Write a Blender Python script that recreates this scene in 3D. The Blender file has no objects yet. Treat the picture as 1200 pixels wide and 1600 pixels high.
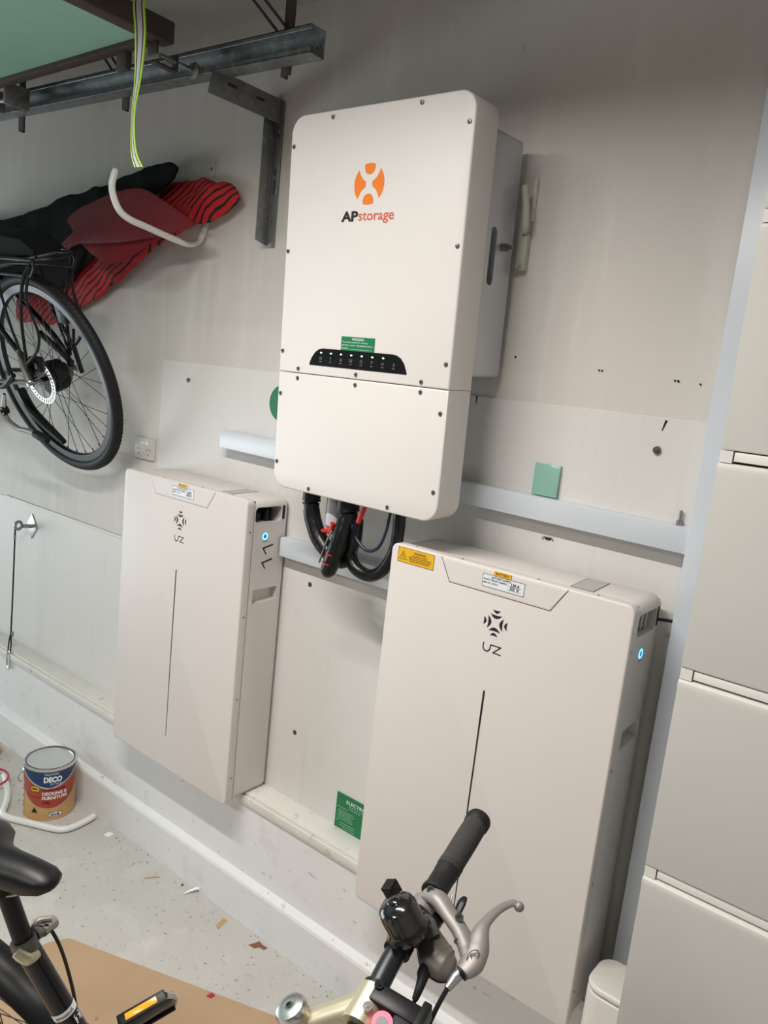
import bpy, bmesh, math, random
from mathutils import Vector, Matrix, noise
random.seed(4)
C = bpy.context.scene.collection
S = bpy.context.scene
PI = math.pi

# ---------------------------------------------------------------- camera
cam_d = bpy.data.cameras.new('camera')
cam = bpy.data.objects.new('camera', cam_d); C.objects.link(cam)
cam_d.sensor_fit = 'VERTICAL'; cam_d.sensor_height = 36.0; cam_d.sensor_width = 27.0
cam_d.lens = 1213.84 / 1600 * 36.0
cam_d.clip_start = 0.02
right = Vector((0.77989479, 0.61692775, 0.1056611))
down = Vector((0.18900228, -0.07118852, -0.97939284))
fwd = Vector((-0.59669277, 0.78379356, -0.1721203))
mc = Matrix((right, -down, -fwd)).transposed().to_4x4()
mc.translation = Vector((1.269, -1.618, 1.696))
cam.matrix_world = mc
S.camera = cam

# ---------------------------------------------------------------- world, lamps, exposure
S.view_settings.view_transform = 'Standard'
S.view_settings.look = 'None'
S.view_settings.gamma = 1.0
S.view_settings.use_curve_mapping = False
S.view_settings.exposure = 0.0
wd = bpy.data.worlds.new('world'); S.world = wd; wd.use_nodes = True
bg = wd.node_tree.nodes['Background']
bg.inputs[0].default_value = (0.62, 0.78, 1.0, 1)
bg.inputs[1].default_value = 0.2


def area(name, loc, size, sy, power, col, target, spread=180):
    l = bpy.data.lights.new(name, 'AREA'); l.shape = 'RECTANGLE'; l.size = size; l.size_y = sy
    l.energy = power; l.color = col; l.spread = math.radians(spread)
    o = bpy.data.objects.new(name, l); C.objects.link(o); o.location = loc
    d = Vector(target) - Vector(loc)
    o.rotation_euler = d.to_track_quat('-Z', 'Y').to_euler()
    return o


# the long batten lamp under the ceiling, and an added unseen strip further back as frontal fill
area('batten_light', (0.10, -1.30, 2.61), 1.2, 0.05, 42, (1.0, 0.955, 0.91), (0.10, -1.2999, 0.0), 156)
area('rear_fill', (0.0, -2.9, 2.61), 1.2, 0.15, 31, (1.0, 0.97, 0.94), (0.0, -2.8999, 0.0), 158)
# daylight through the open garage door
area('doorway_light', (-4.4, -2.0, 0.72), 2.8, 1.3, 62, (0.88, 0.95, 1.0), (0.0, -1.2, 0.3))


# ---------------------------------------------------------------- materials
def mat(name, col, rough=0.5, metal=0.0, bump=0.0, bscale=200.0, var=0.0, vscale=6.0, emit=None, estr=0.0,
        trans=0.0, coat=0.0, spec=None, alpha=1.0):
    m = bpy.data.materials.new(name); m.use_nodes = True
    nt = m.node_tree; b = nt.nodes['Principled BSDF']
    b.inputs['Base Color'].default_value = (*col, 1)
    b.inputs['Roughness'].default_value = rough
    b.inputs['Metallic'].default_value = metal
    if spec is not None: b.inputs['Specular IOR Level'].default_value = spec
    if coat: b.inputs['Coat Weight'].default_value = coat; b.inputs['Coat Roughness'].default_value = 0.08
    if trans: b.inputs['Transmission Weight'].default_value = trans
    if emit:
        b.inputs['Emission Color'].default_value = (*emit, 1); b.inputs['Emission Strength'].default_value = estr
    tc = nt.nodes.new('ShaderNodeTexCoord')
    n = nt.nodes.new('ShaderNodeTexNoise'); n.inputs['Scale'].default_value = vscale; n.inputs['Detail'].default_value = 5
    nt.links.new(tc.outputs['Object'], n.inputs['Vector'])
    mx = nt.nodes.new('ShaderNodeMix'); mx.data_type = 'RGBA'
    v = max(var, 0.02)
    mx.inputs['A'].default_value = (*[max(0, c * (1 - v)) for c in col], 1)
    mx.inputs['B'].default_value = (*[min(1, c * (1 + v)) for c in col], 1)
    nt.links.new(n.outputs['Fac'], mx.inputs['Factor'])
    nt.links.new(mx.outputs['Result'], b.inputs['Base Color'])
    if bump > 0:
        n2 = nt.nodes.new('ShaderNodeTexNoise'); n2.inputs['Scale'].default_value = bscale; n2.inputs['Detail'].default_value = 3
        nt.links.new(tc.outputs['Object'], n2.inputs['Vector'])
        bp = nt.nodes.new('ShaderNodeBump'); bp.inputs['Strength'].default_value = bump; bp.inputs['Distance'].default_value = 0.002
        nt.links.new(n2.outputs['Fac'], bp.inputs['Height'])
        nt.links.new(bp.outputs['Normal'], b.inputs['Normal'])
    return m


def nodes_of(m):
    nt = m.node_tree
    b = nt.nodes['Principled BSDF']
    mx = [n for n in nt.nodes if n.bl_idname == 'ShaderNodeMix'][0]
    tc = [n for n in nt.nodes if n.bl_idname == 'ShaderNodeTexCoord'][0]
    return nt, b, mx, tc


def layer(m, col, lo, hi, scale, detail=4, stretch=(1, 1, 1), tex='noise', strength=1.0):
    """lay blotches of another colour over a material (dirt, stains, rust)"""
    nt, b, mx, tc = nodes_of(m)
    src = b.inputs['Base Color'].links[0].from_socket
    mp = nt.nodes.new('ShaderNodeMapping'); mp.inputs['Scale'].default_value = stretch
    nt.links.new(tc.outputs['Object'], mp.inputs['Vector'])
    if tex == 'noise':
        t = nt.nodes.new('ShaderNodeTexNoise'); t.inputs['Scale'].default_value = scale; t.inputs['Detail'].default_value = detail
        out = t.outputs['Fac']
    else:
        t = nt.nodes.new('ShaderNodeTexVoronoi'); t.inputs['Scale'].default_value = scale
        out = t.outputs['Distance']
    nt.links.new(mp.outputs['Vector'], t.inputs['Vector'])
    mr = nt.nodes.new('ShaderNodeMapRange')
    mr.inputs['From Min'].default_value = lo; mr.inputs['From Max'].default_value = hi
    mr.inputs['To Min'].default_value = 0; mr.inputs['To Max'].default_value = strength
    nt.links.new(out, mr.inputs['Value'])
    m2 = nt.nodes.new('ShaderNodeMix'); m2.data_type = 'RGBA'
    nt.links.new(mr.outputs['Result'], m2.inputs['Factor'])
    nt.links.new(src, m2.inputs['A']); m2.inputs['B'].default_value = (*col, 1)
    nt.links.new(m2.outputs['Result'], b.inputs['Base Color'])
    return m


M = {}
M['wall'] = layer(mat('wall_paint', (0.62, 0.59, 0.55), 0.6, bump=0.25, bscale=260, var=0.05, vscale=3),
                  (0.72, 0.70, 0.66), 0.5, 0.75, 5, stretch=(3, 3, 0.35), strength=0.5)
M['sheet'] = layer(mat('sheet_paint', (0.675, 0.66, 0.635), 0.5, bump=0.2, bscale=220, var=0.04, vscale=2.5),
                   (0.56, 0.54, 0.5), 0.6, 0.8, 7, stretch=(5, 5, 0.4), strength=0.35)
M['hob'] = layer(layer(mat('kerb_paint', (0.73, 0.73, 0.73), 0.55, bump=0.45, bscale=60, var=0.05, vscale=4),
                 (0.35, 0.34, 0.32), 0.66, 0.72, 28, detail=8, stretch=(1, 1, 2), strength=0.6),
                 (0.5, 0.5, 0.48), 0.6, 0.7, 9, detail=8, strength=0.25)
M['trim'] = mat('blue_white_gloss', (0.60, 0.645, 0.69), 0.3, var=0.03, bump=0.05)
M['ledge'] = layer(mat('ledge_paint', (0.67, 0.655, 0.61), 0.45, bump=0.3, bscale=90, var=0.06),
                   (0.42, 0.38, 0.32), 0.62, 0.7, 30, detail=8, strength=0.5)
M['floor'] = layer(layer(mat('concrete', (0.50, 0.485, 0.455), 0.75, bump=0.5, bscale=80, var=0.12, vscale=4),
                         (0.28, 0.25, 0.22), 0.62, 0.70, 55, detail=10, strength=0.8),
                   (0.60, 0.59, 0.57), 0.55, 0.7, 7, detail=8, strength=0.6)
M['ceil'] = mat('darkened_ceiling', (0.42, 0.41, 0.39), 0.7)  # likely white ceiling, shade put into its colour to cut bounced light
M['clutter'] = mat('darkened_garage_wall', (0.14, 0.12, 0.105), 0.8, var=0.2)  # unseen wall behind the camera, coloured dark to cut bounced light
M['case'] = mat('warm_white_powder_coat', (0.665, 0.622, 0.592), 0.42, bump=0.12, bscale=900, var=0.015)
M['case2'] = mat('pale_powder_coat', (0.685, 0.658, 0.628), 0.4, bump=0.12, bscale=900, var=0.015)
M['greycase'] = mat('grey_steel_case', (0.52, 0.53, 0.56), 0.25, metal=0.4, var=0.03)
M['cab'] = mat('cream_laminate', (0.70, 0.685, 0.64), 0.4, var=0.02)
M['black'] = mat('black_plastic', (0.007, 0.007, 0.008), 0.42, spec=0.3)
M['gloss'] = mat('gloss_black', (0.008, 0.008, 0.009), 0.12, coat=0.5)
M['tape'] = mat('black_tape', (0.006, 0.006, 0.006), 0.3, spec=0.35, bump=0.6, bscale=70)
M['rubber'] = mat('black_rubber', (0.011, 0.011, 0.012), 0.6, spec=0.3, bump=0.3, bscale=150)
M['grip'] = mat('grip_rubber', (0.038, 0.036, 0.035), 0.75, spec=0.3, bump=0.4, bscale=500)
M['ink'] = mat('black_ink', (0.01, 0.01, 0.012), 0.5)
M['inkblue'] = mat('blue_pen', (0.02, 0.03, 0.16), 0.5)
M['inkbrown'] = mat('brown_print', (0.20, 0.07, 0.01), 0.5)
M['orange'] = mat('orange_print', (0.80, 0.19, 0.012), 0.45)
M['redprint'] = mat('red_orange_print', (0.62, 0.10, 0.05), 0.45)
M['green'] = mat('green_sticker', (0.005, 0.17, 0.06), 0.4)
M['white'] = mat('white_print', (0.8, 0.82, 0.8), 0.5)
M['palegreen'] = mat('pale_green_print', (0.28, 0.5, 0.38), 0.5)
M['yellow'] = mat('yellow_sticker', (0.72, 0.42, 0.01), 0.4)
M['label'] = mat('white_sticker', (0.72, 0.74, 0.78), 0.35)
M['led'] = mat('green_led', (0.3, 0.9, 0.5), 0.4, emit=(0.35, 1.0, 0.55), estr=2.5)
M['ring'] = mat('blue_led_ring', (0.1, 0.4, 0.9), 0.3, emit=(0.08, 0.42, 1.0), estr=4.0)
M['ringin'] = mat('blue_button', (0.03, 0.08, 0.3), 0.3, emit=(0.02, 0.1, 0.6), estr=0.8)
M['icon'] = mat('grey_print', (0.18, 0.18, 0.18), 0.5)
M['steel'] = mat('zinc_steel', (0.34, 0.35, 0.35), 0.35, metal=0.9, var=0.1)
M['screw'] = mat('screw_steel', (0.20, 0.19, 0.18), 0.35, metal=0.9)
M['galv'] = layer(mat('galvanised_steel', (0.26, 0.28, 0.28), 0.38, metal=0.75, var=0.25, vscale=30, bump=0.2, bscale=60),
                  (0.40, 0.42, 0.42), 0.5, 0.7, 45, tex='noise', strength=0.8)
M['galvdark'] = layer(mat('galvanised_angle', (0.24, 0.245, 0.24), 0.4, metal=0.6, var=0.25, vscale=40),
                      (0.38, 0.38, 0.36), 0.55, 0.7, 50, strength=0.7)
M['brown'] = layer(mat('brown_frame', (0.060, 0.042, 0.036), 0.55, bump=0.4, bscale=50, var=0.2),
                   (0.02, 0.016, 0.014), 0.5, 0.7, 9, strength=0.6)
M['door'] = layer(mat('mint_door_skin', (0.33, 0.60, 0.47), 0.45, var=0.08, vscale=3, bump=0.1),
                  (0.25, 0.50, 0.39), 0.5, 0.75, 4, strength=0.6)
M['mint'] = mat('mint_glass', (0.36, 0.66, 0.54), 0.15, trans=0.3)
M['lime'] = mat('lime_edge', (0.45, 0.80, 0.03), 0.5)
M['reflect'] = mat('silver_webbing', (0.50, 0.50, 0.52), 0.5, bump=0.3)
M['whitetube'] = mat('white_coated_tube', (0.74, 0.74, 0.72), 0.3, var=0.04)
M['cloth'] = mat('black_cloth', (0.004, 0.0045, 0.0045), 0.8, spec=0.2, bump=0.7, bscale=30, var=0.3)
M['blade'] = layer(mat('red_paddle_plastic', (0.17, 0.014, 0.020), 0.5, spec=0.25, var=0.12, vscale=9, bump=0.1),
                   (0.24, 0.035, 0.04), 0.55, 0.75, 14, strength=0.5)
M['darkred'] = mat('dark_red_nylon', (0.20, 0.006, 0.010), 0.6, spec=0.2, bump=0.4, bscale=30, var=0.2)
M['alu'] = mat('brushed_aluminium', (0.45, 0.44, 0.43), 0.35, metal=0.85, var=0.05)
M['casting'] = mat('grey_lever_alloy', (0.25, 0.23, 0.215), 0.5, metal=0.4, var=0.05)
M['gold'] = mat('champagne_alloy', (0.60, 0.55, 0.40), 0.38, metal=0.7)
M['chrome'] = mat('chrome', (0.62, 0.62, 0.60), 0.3, metal=1.0)
M['bar'] = mat('blue_black_bar', (0.022, 0.026, 0.032), 0.33, metal=0.3)
M['pod'] = mat('grey_brown_pod', (0.11, 0.10, 0.085), 0.4, metal=0.1, var=0.1)
M['pink'] = mat('pink_plastic', (0.80, 0.16, 0.27), 0.35)
M['paintblk'] = mat('black_frame_paint', (0.005, 0.005, 0.008), 0.22, coat=0.15, spec=0.35)
M['card'] = layer(layer(mat('brown_cardboard', (0.43, 0.295, 0.18), 0.85, bump=0.3, bscale=60, var=0.1),
                        (0.25, 0.15, 0.09), 0.66, 0.71, 18, detail=8, strength=0.7),
                  (0.48, 0.34, 0.22), 0.55, 0.7, 4, strength=0.6)
M['outlet'] = mat('outlet_plastic', (0.60, 0.575, 0.53), 0.35)
M['dark'] = mat('dark_gap', (0.03, 0.028, 0.026), 0.7)
M['silverwin'] = mat('window_film', (0.36, 0.38, 0.35), 0.25)
M['navy'] = mat('navy_label', (0.006, 0.035, 0.12), 0.35)
M['rust'] = mat('red_timber_label', (0.34, 0.055, 0.035), 0.4, var=0.3, vscale=12)
M['tan'] = mat('tan_label', (0.50, 0.30, 0.12), 0.4, var=0.15, vscale=14)
M['tin'] = mat('tin_lid', (0.62, 0.62, 0.61), 0.22, metal=0.85, var=0.05)
M['lidpaint'] = mat('scuffed_tin_lid', (0.60, 0.61, 0.62), 0.32, metal=0.5, var=0.12, vscale=20)
M['red'] = mat('crimson_cord', (0.45, 0.01, 0.05), 0.35)
M['amber'] = mat('amber_reflector', (0.85, 0.40, 0.02), 0.2)
M['pvc'] = mat('grey_pvc', (0.45, 0.46, 0.50), 0.35)
M['tubwhite'] = mat('cream_tub', (0.62, 0.59, 0.54), 0.4)
M['latch'] = mat('pale_green_latch', (0.45, 0.46, 0.38), 0.5)
M['redcable'] = mat('red_cable', (0.55, 0.02, 0.015), 0.35)
M['bluecable'] = mat('blue_black_cable', (0.015, 0.022, 0.05), 0.3)
M['leaf'] = mat('dry_leaf', (0.22, 0.09, 0.05), 0.8)
M['rotor'] = mat('brake_rotor', (0.6, 0.6, 0.6), 0.25, metal=0.9)


def stripes_mat():
    m = mat('red_black_striped_cloth', (0.55, 0.012, 0.018), 0.75, var=0.15)
    nt, b, mx, tc = nodes_of(m)
    mp = nt.nodes.new('ShaderNodeMapping'); mp.inputs['Rotation'].default_value = (0.0, 0.6, 0)
    nt.links.new(tc.outputs['Object'], mp.inputs['Vector'])
    w = nt.nodes.new('ShaderNodeTexWave'); w.bands_direction = 'Z'; w.inputs['Scale'].default_value = 15
    w.inputs['Distortion'].default_value = 5.0; w.inputs['Detail'].default_value = 1.5; w.inputs['Detail Scale'].default_value = 0.8
    nt.links.new(mp.outputs['Vector'], w.inputs['Vector'])
    mr = nt.nodes.new('ShaderNodeMapRange'); mr.inputs['From Min'].default_value = 0.30; mr.inputs['From Max'].default_value = 0.18
    nt.links.new(w.outputs['Fac'], mr.inputs['Value'])
    m2 = nt.nodes.new('ShaderNodeMix'); m2.data_type = 'RGBA'
    nt.links.new(mr.outputs['Result'], m2.inputs['Factor'])
    nt.links.new(mx.outputs['Result'], m2.inputs['A']); m2.inputs['B'].default_value = (0.018, 0.006, 0.008, 1)
    nt.links.new(m2.outputs['Result'], b.inputs['Base Color'])
    return m


M['stripe'] = stripes_mat()


# ---------------------------------------------------------------- mesh helpers
class MB:
    def __init__(s):
        s.bm = bmesh.new()

    def merge(s, o, m=None):
        me = bpy.data.meshes.new('tmp'); o.to_mesh(me); o.free()
        if m is not None: me.transform(m)
        s.bm.from_mesh(me); bpy.data.meshes.remove(me)
        return s

    def box(s, lo, hi, bev=0.0, seg=2, m=None):
        b = bmesh.new(); bmesh.ops.create_cube(b, size=1)
        lo = Vector(lo); hi = Vector(hi)
        for v in b.verts:
            v.co = Vector([lo[i] + (v.co[i] + .5) * (hi[i] - lo[i]) for i in range(3)])
        if bev: bmesh.ops.bevel(b, geom=list(b.edges), offset=bev, segments=seg, profile=.5, affect='EDGES')
        return s.merge(b, m)

    def prism(s, poly, d0, d1, plane='XZ', bev=0.0, seg=2, m=None):
        """polygon in a plane, extruded along the third axis from d0 to d1"""
        def P(u, v, d):
            return {'XZ': (u, d, v), 'XY': (u, v, d), 'YZ': (d, u, v)}[plane]
        b = bmesh.new()
        a = [b.verts.new(P(u, v, d0)) for u, v in poly]
        c = [b.verts.new(P(u, v, d1)) for u, v in poly]
        n = len(poly)
        b.faces.new(a); b.faces.new(c[::-1])
        for i in range(n): b.faces.new((a[i], c[i], c[(i + 1) % n], a[(i + 1) % n]))
        bmesh.ops.recalc_face_normals(b, faces=list(b.faces))
        if bev:
            es = [e for e in b.edges if (e.verts[0] in a) == (e.verts[1] in a)]
            bmesh.ops.bevel(b, geom=es, offset=bev, segments=seg, profile=.5, affect='EDGES')
        return s.merge(b, m)

    def cyl(s, p0, p1, r0, r1=None, seg=20, cap=True):
        return s.tube([p0, p1], [r0, r0 if r1 is None else r1], seg, cap, smooth=0)

    def tube(s, pts, r, seg=12, cap=True, smooth=6, flat=None, up=None):
        P = [Vector(p) for p in pts]
        R = list(r) if isinstance(r, (list, tuple)) else [r] * len(P)
        if smooth and len(P) > 2:
            Q, RR = [], []
            for i in range(len(P) - 1):
                p0 = P[max(i - 1, 0)]; p1 = P[i]; p2 = P[i + 1]; p3 = P[min(i + 2, len(P) - 1)]
                for k in range(smooth):
                    t = k / smooth
                    Q.append(0.5 * ((2 * p1) + (p2 - p0) * t + (2 * p0 - 5 * p1 + 4 * p2 - p3) * t * t + (3 * p1 - p0 - 3 * p2 + p3) * t ** 3))
                    RR.append(R[i] * (1 - t) + R[i + 1] * t)
            Q.append(P[-1]); RR.append(R[-1]); P, R = Q, RR
        n = len(P)
        T = [(P[min(i + 1, n - 1)] - P[max(i - 1, 0)]).normalized() for i in range(n)]
        ref = Vector(up) if up else (Vector((0, 0, 1)) if abs(T[0].z) < .9 else Vector((1, 0, 0)))
        a = T[0].cross(ref).normalized()
        bm = s.bm; rings = []
        for i in range(n):
            if up: a = T[i].cross(Vector(up)).normalized()
            else: a = (a - T[i] * a.dot(T[i])).normalized()
            c = T[i].cross(a)
            fx = flat if flat else 1.0
            rings.append([bm.verts.new(P[i] + R[i] * (a * math.cos(2 * PI * k / seg) + c * fx * math.sin(2 * PI * k / seg))) for k in range(seg)])
        for i in range(n - 1):
            for k in range(seg):
                bm.faces.new((rings[i][k], rings[i][(k + 1) % seg], rings[i + 1][(k + 1) % seg], rings[i + 1][k]))
        if cap: bm.faces.new(rings[0][::-1]); bm.faces.new(rings[-1])
        return s

    def loft(s, rings, cap=True, closed=False):
        bm = s.bm
        R = [[bm.verts.new(p) for p in r] for r in rings]
        k = len(R[0]); n = len(R)
        for i in range(n if closed else n - 1):
            A, B = R[i], R[(i + 1) % n]
            for j in range(k): bm.faces.new((A[j], A[(j + 1) % k], B[(j + 1) % k], B[j]))
        if cap and not closed: bm.faces.new(R[0][::-1]); bm.faces.new(R[-1])
        return s

    def lathe(s, prof, m=None, seg=32, a0=0.0, a1=2 * PI):
        b = bmesh.new(); full = abs(a1 - a0 - 2 * PI) < 1e-6
        cnt = seg if full else seg + 1
        rings = []
        for i in range(cnt):
            a = a0 + (a1 - a0) * i / seg
            rings.append([b.verts.new((r * math.cos(a), r * math.sin(a), z)) for r, z in prof])
        for i in range(seg):
            A, B = rings[i], rings[(i + 1) % cnt]
            for j in range(len(prof) - 1):
                try: b.faces.new((A[j], B[j], B[j + 1], A[j + 1]))
                except ValueError: pass
        bmesh.ops.remove_doubles(b, verts=list(b.verts), dist=1e-6)
        bmesh.ops.recalc_face_normals(b, faces=list(b.faces))
        return s.merge(b, m)

    def torus(s, R, r, m=None, seg=64, ms=12, flat=1.0):
        prof = [(R + r * math.cos(2 * PI * k / ms), r * flat * math.sin(2 * PI * k / ms)) for k in range(ms + 1)]
        return s.lathe(prof, m, seg)

    def sphere(s, c, r, sc=(1, 1, 1), seg=16, m=None):
        b = bmesh.new(); bmesh.ops.create_uvsphere(b, u_segments=seg, v_segments=max(6, seg // 2), radius=r)
        for v in b.verts: v.co = Vector(c) + Vector([v.co[i] * sc[i] for i in range(3)])
        return s.merge(b, m)

    def build(s, name, material, parent=None, sharp=35, smooth=True):
        me = bpy.data.meshes.new(name)
        s.bm.to_mesh(me); s.bm.free()
        me.materials.append(material)
        if smooth:
            me.polygons.foreach_set('use_smooth', [True] * len(me.polygons))
            me.set_sharp_from_angle(angle=math.radians(sharp))
        me.update()
        o = bpy.data.objects.new(name, me); C.objects.link(o)
        if parent: o.parent = parent
        return o


def thing(name, label, cat, loc=(0, 0, 0), rot=None, group=None):
    o = bpy.data.objects.new(name, None); C.objects.link(o)
    o.empty_display_size = 0.05
    o.location = loc
    if rot is not None: o.rotation_euler = rot
    o['label'] = label; o['category'] = cat
    if group: o['group'] = group
    return o


def tag(o, label, cat, group=None, kind=None):
    o['label'] = label; o['category'] = cat
    if group: o['group'] = group
    if kind: o['kind'] = kind
    return o


def struct(o, label=None):
    o['kind'] = 'structure'
    if label: o['label'] = label
    return o


def rrect(x0, z0, x1, z1, r, seg=6):
    p = []
    for cx, cz, a in ((x1 - r, z1 - r, 0), (x0 + r, z1 - r, 90), (x0 + r, z0 + r, 180), (x1 - r, z0 + r, 270)):
        for k in range(seg + 1):
            t = math.radians(a + 90 * k / seg); p.append((cx + r * math.cos(t), cz + r * math.sin(t)))
    return p


def frame(o, z, x=None):
    """matrix whose local Z points along z"""
    z = Vector(z).normalized()
    x = Vector(x) if x else (Vector((1, 0, 0)) if abs(z.x) < .9 else Vector((0, 1, 0)))
    x = (x - z * x.dot(z)).normalized(); y = z.cross(x)
    m = Matrix((x, y, z)).transposed().to_4x4(); m.translation = Vector(o); return m


_tc = {}


def text_geo(s, bold=0.0):
    k = (s, bold)
    if k not in _tc:
        cu = bpy.data.curves.new('t', 'FONT'); cu.body = s; cu.offset = bold; cu.resolution_u = 3; cu.size = 1
        ob = bpy.data.objects.new('t', cu); C.objects.link(ob)
        bpy.context.view_layer.update()
        dg = bpy.context.evaluated_depsgraph_get()
        me = bpy.data.meshes.new_from_object(ob.evaluated_get(dg))
        vs = [(v.co.x, v.co.y) for v in me.vertices]; fs = [tuple(p.vertices) for p in me.polygons]
        bpy.data.objects.remove(ob); bpy.data.curves.remove(cu); bpy.data.meshes.remove(me)
        x0 = min(v[0] for v in vs); x1 = max(v[0] for v in vs); y0 = min(v[1] for v in vs); y1 = max(v[1] for v in vs)
        _tc[k] = ([((x - x0) / (x1 - x0), (y - y0) / (y1 - y0)) for x, y in vs], fs)
    return _tc[k]


def text(mb, s, u0, v0, u1, v1, fn, bold=0.0):
    """fill the box (u0,v0)-(u1,v1) with the words; fn maps (u,v) to 3D"""
    vs, fs = text_geo(s, bold)
    V = [mb.bm.verts.new(fn(u0 + x * (u1 - u0), v0 + y * (v1 - v0))) for x, y in vs]
    for f in fs:
        try: mb.bm.faces.new([V[i] for i in f])
        except ValueError: pass
    return mb


def bars(mb, u0, u1, v, h, fn, seed=0, gap=0.0012):
    """a line of print too small to read: a row of word-length dashes"""
    r = random.Random(seed); u = u0
    while u < u1 - 0.001:
        w = min(r.uniform(0.003, 0.009), u1 - u)
        q = [mb.bm.verts.new(fn(a, b)) for a, b in ((u, v), (u + w, v), (u + w, v + h), (u, v + h))]
        mb.bm.faces.new(q); u += w + gap
    return mb


def quad(mb, u0, v0, u1, v1, fn):
    mb.bm.faces.new([mb.bm.verts.new(fn(a, b)) for a, b in ((u0, v0), (u1, v0), (u1, v1), (u0, v1))]); return mb


def poly(mb, pts, fn):
    mb.bm.faces.new([mb.bm.verts.new(fn(a, b)) for a, b in pts]); return mb


def stroke(mb, pts, w, fn):
    for (a, b), (c, d) in zip(pts[:-1], pts[1:]):
        L = math.hypot(c - a, d - b) or 1e-9
        nx, ny = -(d - b) / L * w / 2, (c - a) / L * w / 2; ex, ey = (c - a) / L * w / 2 * .9, (d - b) / L * w / 2 * .9
        mb.bm.faces.new([mb.bm.verts.new(fn(*q)) for q in ((a + nx - ex, b + ny - ey), (c + nx + ex, d + ny + ey), (c - nx + ex, d - ny + ey), (a - nx - ex, b - ny - ey))])
    return mb


def cut(o, cutter_mb):
    """carve a real recess, then drop the cutter"""
    c = cutter_mb.build('cutter', M['dark'], None)
    c.parent = o.parent
    bpy.context.view_layer.update()
    md = o.modifiers.new('cut', 'BOOLEAN'); md.operation = 'DIFFERENCE'; md.solver = 'EXACT'; md.object = c
    dg = bpy.context.evaluated_depsgraph_get()
    me = bpy.data.meshes.new_from_object(o.evaluated_get(dg))
    o.modifiers.clear(); old = o.data; o.data = me; bpy.data.meshes.remove(old)
    me.set_sharp_from_angle(angle=math.radians(35))
    bpy.data.objects.remove(c)


# ================================================================ SETTING
X0, X1, YB = -4.6, 2.6, -3.6
b = MB(); b.box((X0, 0, -0.2), (X1, 0.2, 2.9)); struct(b.build('wall_back', M['wall'], smooth=False))
b = MB(); b.box((X0, YB, -0.2), (X1, 0.2, 0)); struct(b.build('floor', M['floor'], smooth=False))
b = MB(); b.box((X0, YB, 2.66), (X1, 0.2, 2.86)); struct(b.build('ceiling', M['ceil'], smooth=False))
b = MB(); b.box((X1, YB, -0.2), (X1 + .15, 0.2, 2.86)); struct(b.build('wall_right', M['sheet'], smooth=False))
b = MB(); b.box((X0, YB - .15, -0.2), (X1, YB, 2.86)); struct(b.build('wall_front', M['clutter'], smooth=False))
# lower brick wall, proud of the framed wall above
b = MB(); b.box((X0, -0.08, 0), (X1, 0.0, 0.385)); struct(b.build('wall_lower', M['hob'], smooth=False))
# lining sheets
b = MB(); b.box((-0.95, -0.004, 0.40), (0.83, 0, 1.672), 0.001, 1); struct(b.build('wall_lining', M['sheet'], smooth=False))
b = MB(); b.box((-2.4, -0.003, 0.40), (-0.951, 0, 1.018), 0.001, 1); struct(b.build('wall_lining', M['sheet'], smooth=False))
# ledge with a small cover strip
b = MB(); b.box((X0, -0.08, 0.385), (0.9, 0.0, 0.405), 0.002); struct(b.build('trim_1', M['ledge']))
b = MB(); b.box((X0, -0.09, 0.372), (0.9, -0.08, 0.398), 0.003); struct(b.build('trim_2', M['ledge']))
# sloped kerb at the foot of the wall
b = MB(); b.prism([(-0.08, 0), (-0.105, 0), (-0.105, 0.124), (-0.102, 0.132), (-0.08, 0.142)], X0, X1, 'YZ')
struct(b.build('baseboard_back', M['hob'], sharp=20))
# rails and upright board in bluish gloss
b = MB()
for (xa, za, xb, zb) in ((-0.592, 1.480, 0.829, 1.461),):
    pts = [(xa, za - .053), (xb, zb - .051), (xb, zb), (xa, za)]
    b.prism(pts, -0.042, 0, 'XZ', bev=0.0015)
struct(b.build('trim_3', M['trim']))
b = MB(); b.prism([(-0.298, 1.149), (0.74, 1.149), (0.74, 1.194), (-0.298, 1.204)], -0.0399, -0.004, 'XZ', bev=0.0015)
struct(b.build('trim_4', M['trim']))
b = MB(); b.box((0.829, -0.046, 0.405), (1.03, 0, 2.655), 0.002); struct(b.build('trim_5', M['trim']))
# thin cord-like bead along the sheet joint
b = MB(); b.box((-1.997, -0.006, 1.016), (-0.951, -0.002, 1.024), 0.001, 1); struct(b.build('trim_6', M['ledge']))


def wall_fn(y):
    return lambda u, v: (u, y, v)


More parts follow.
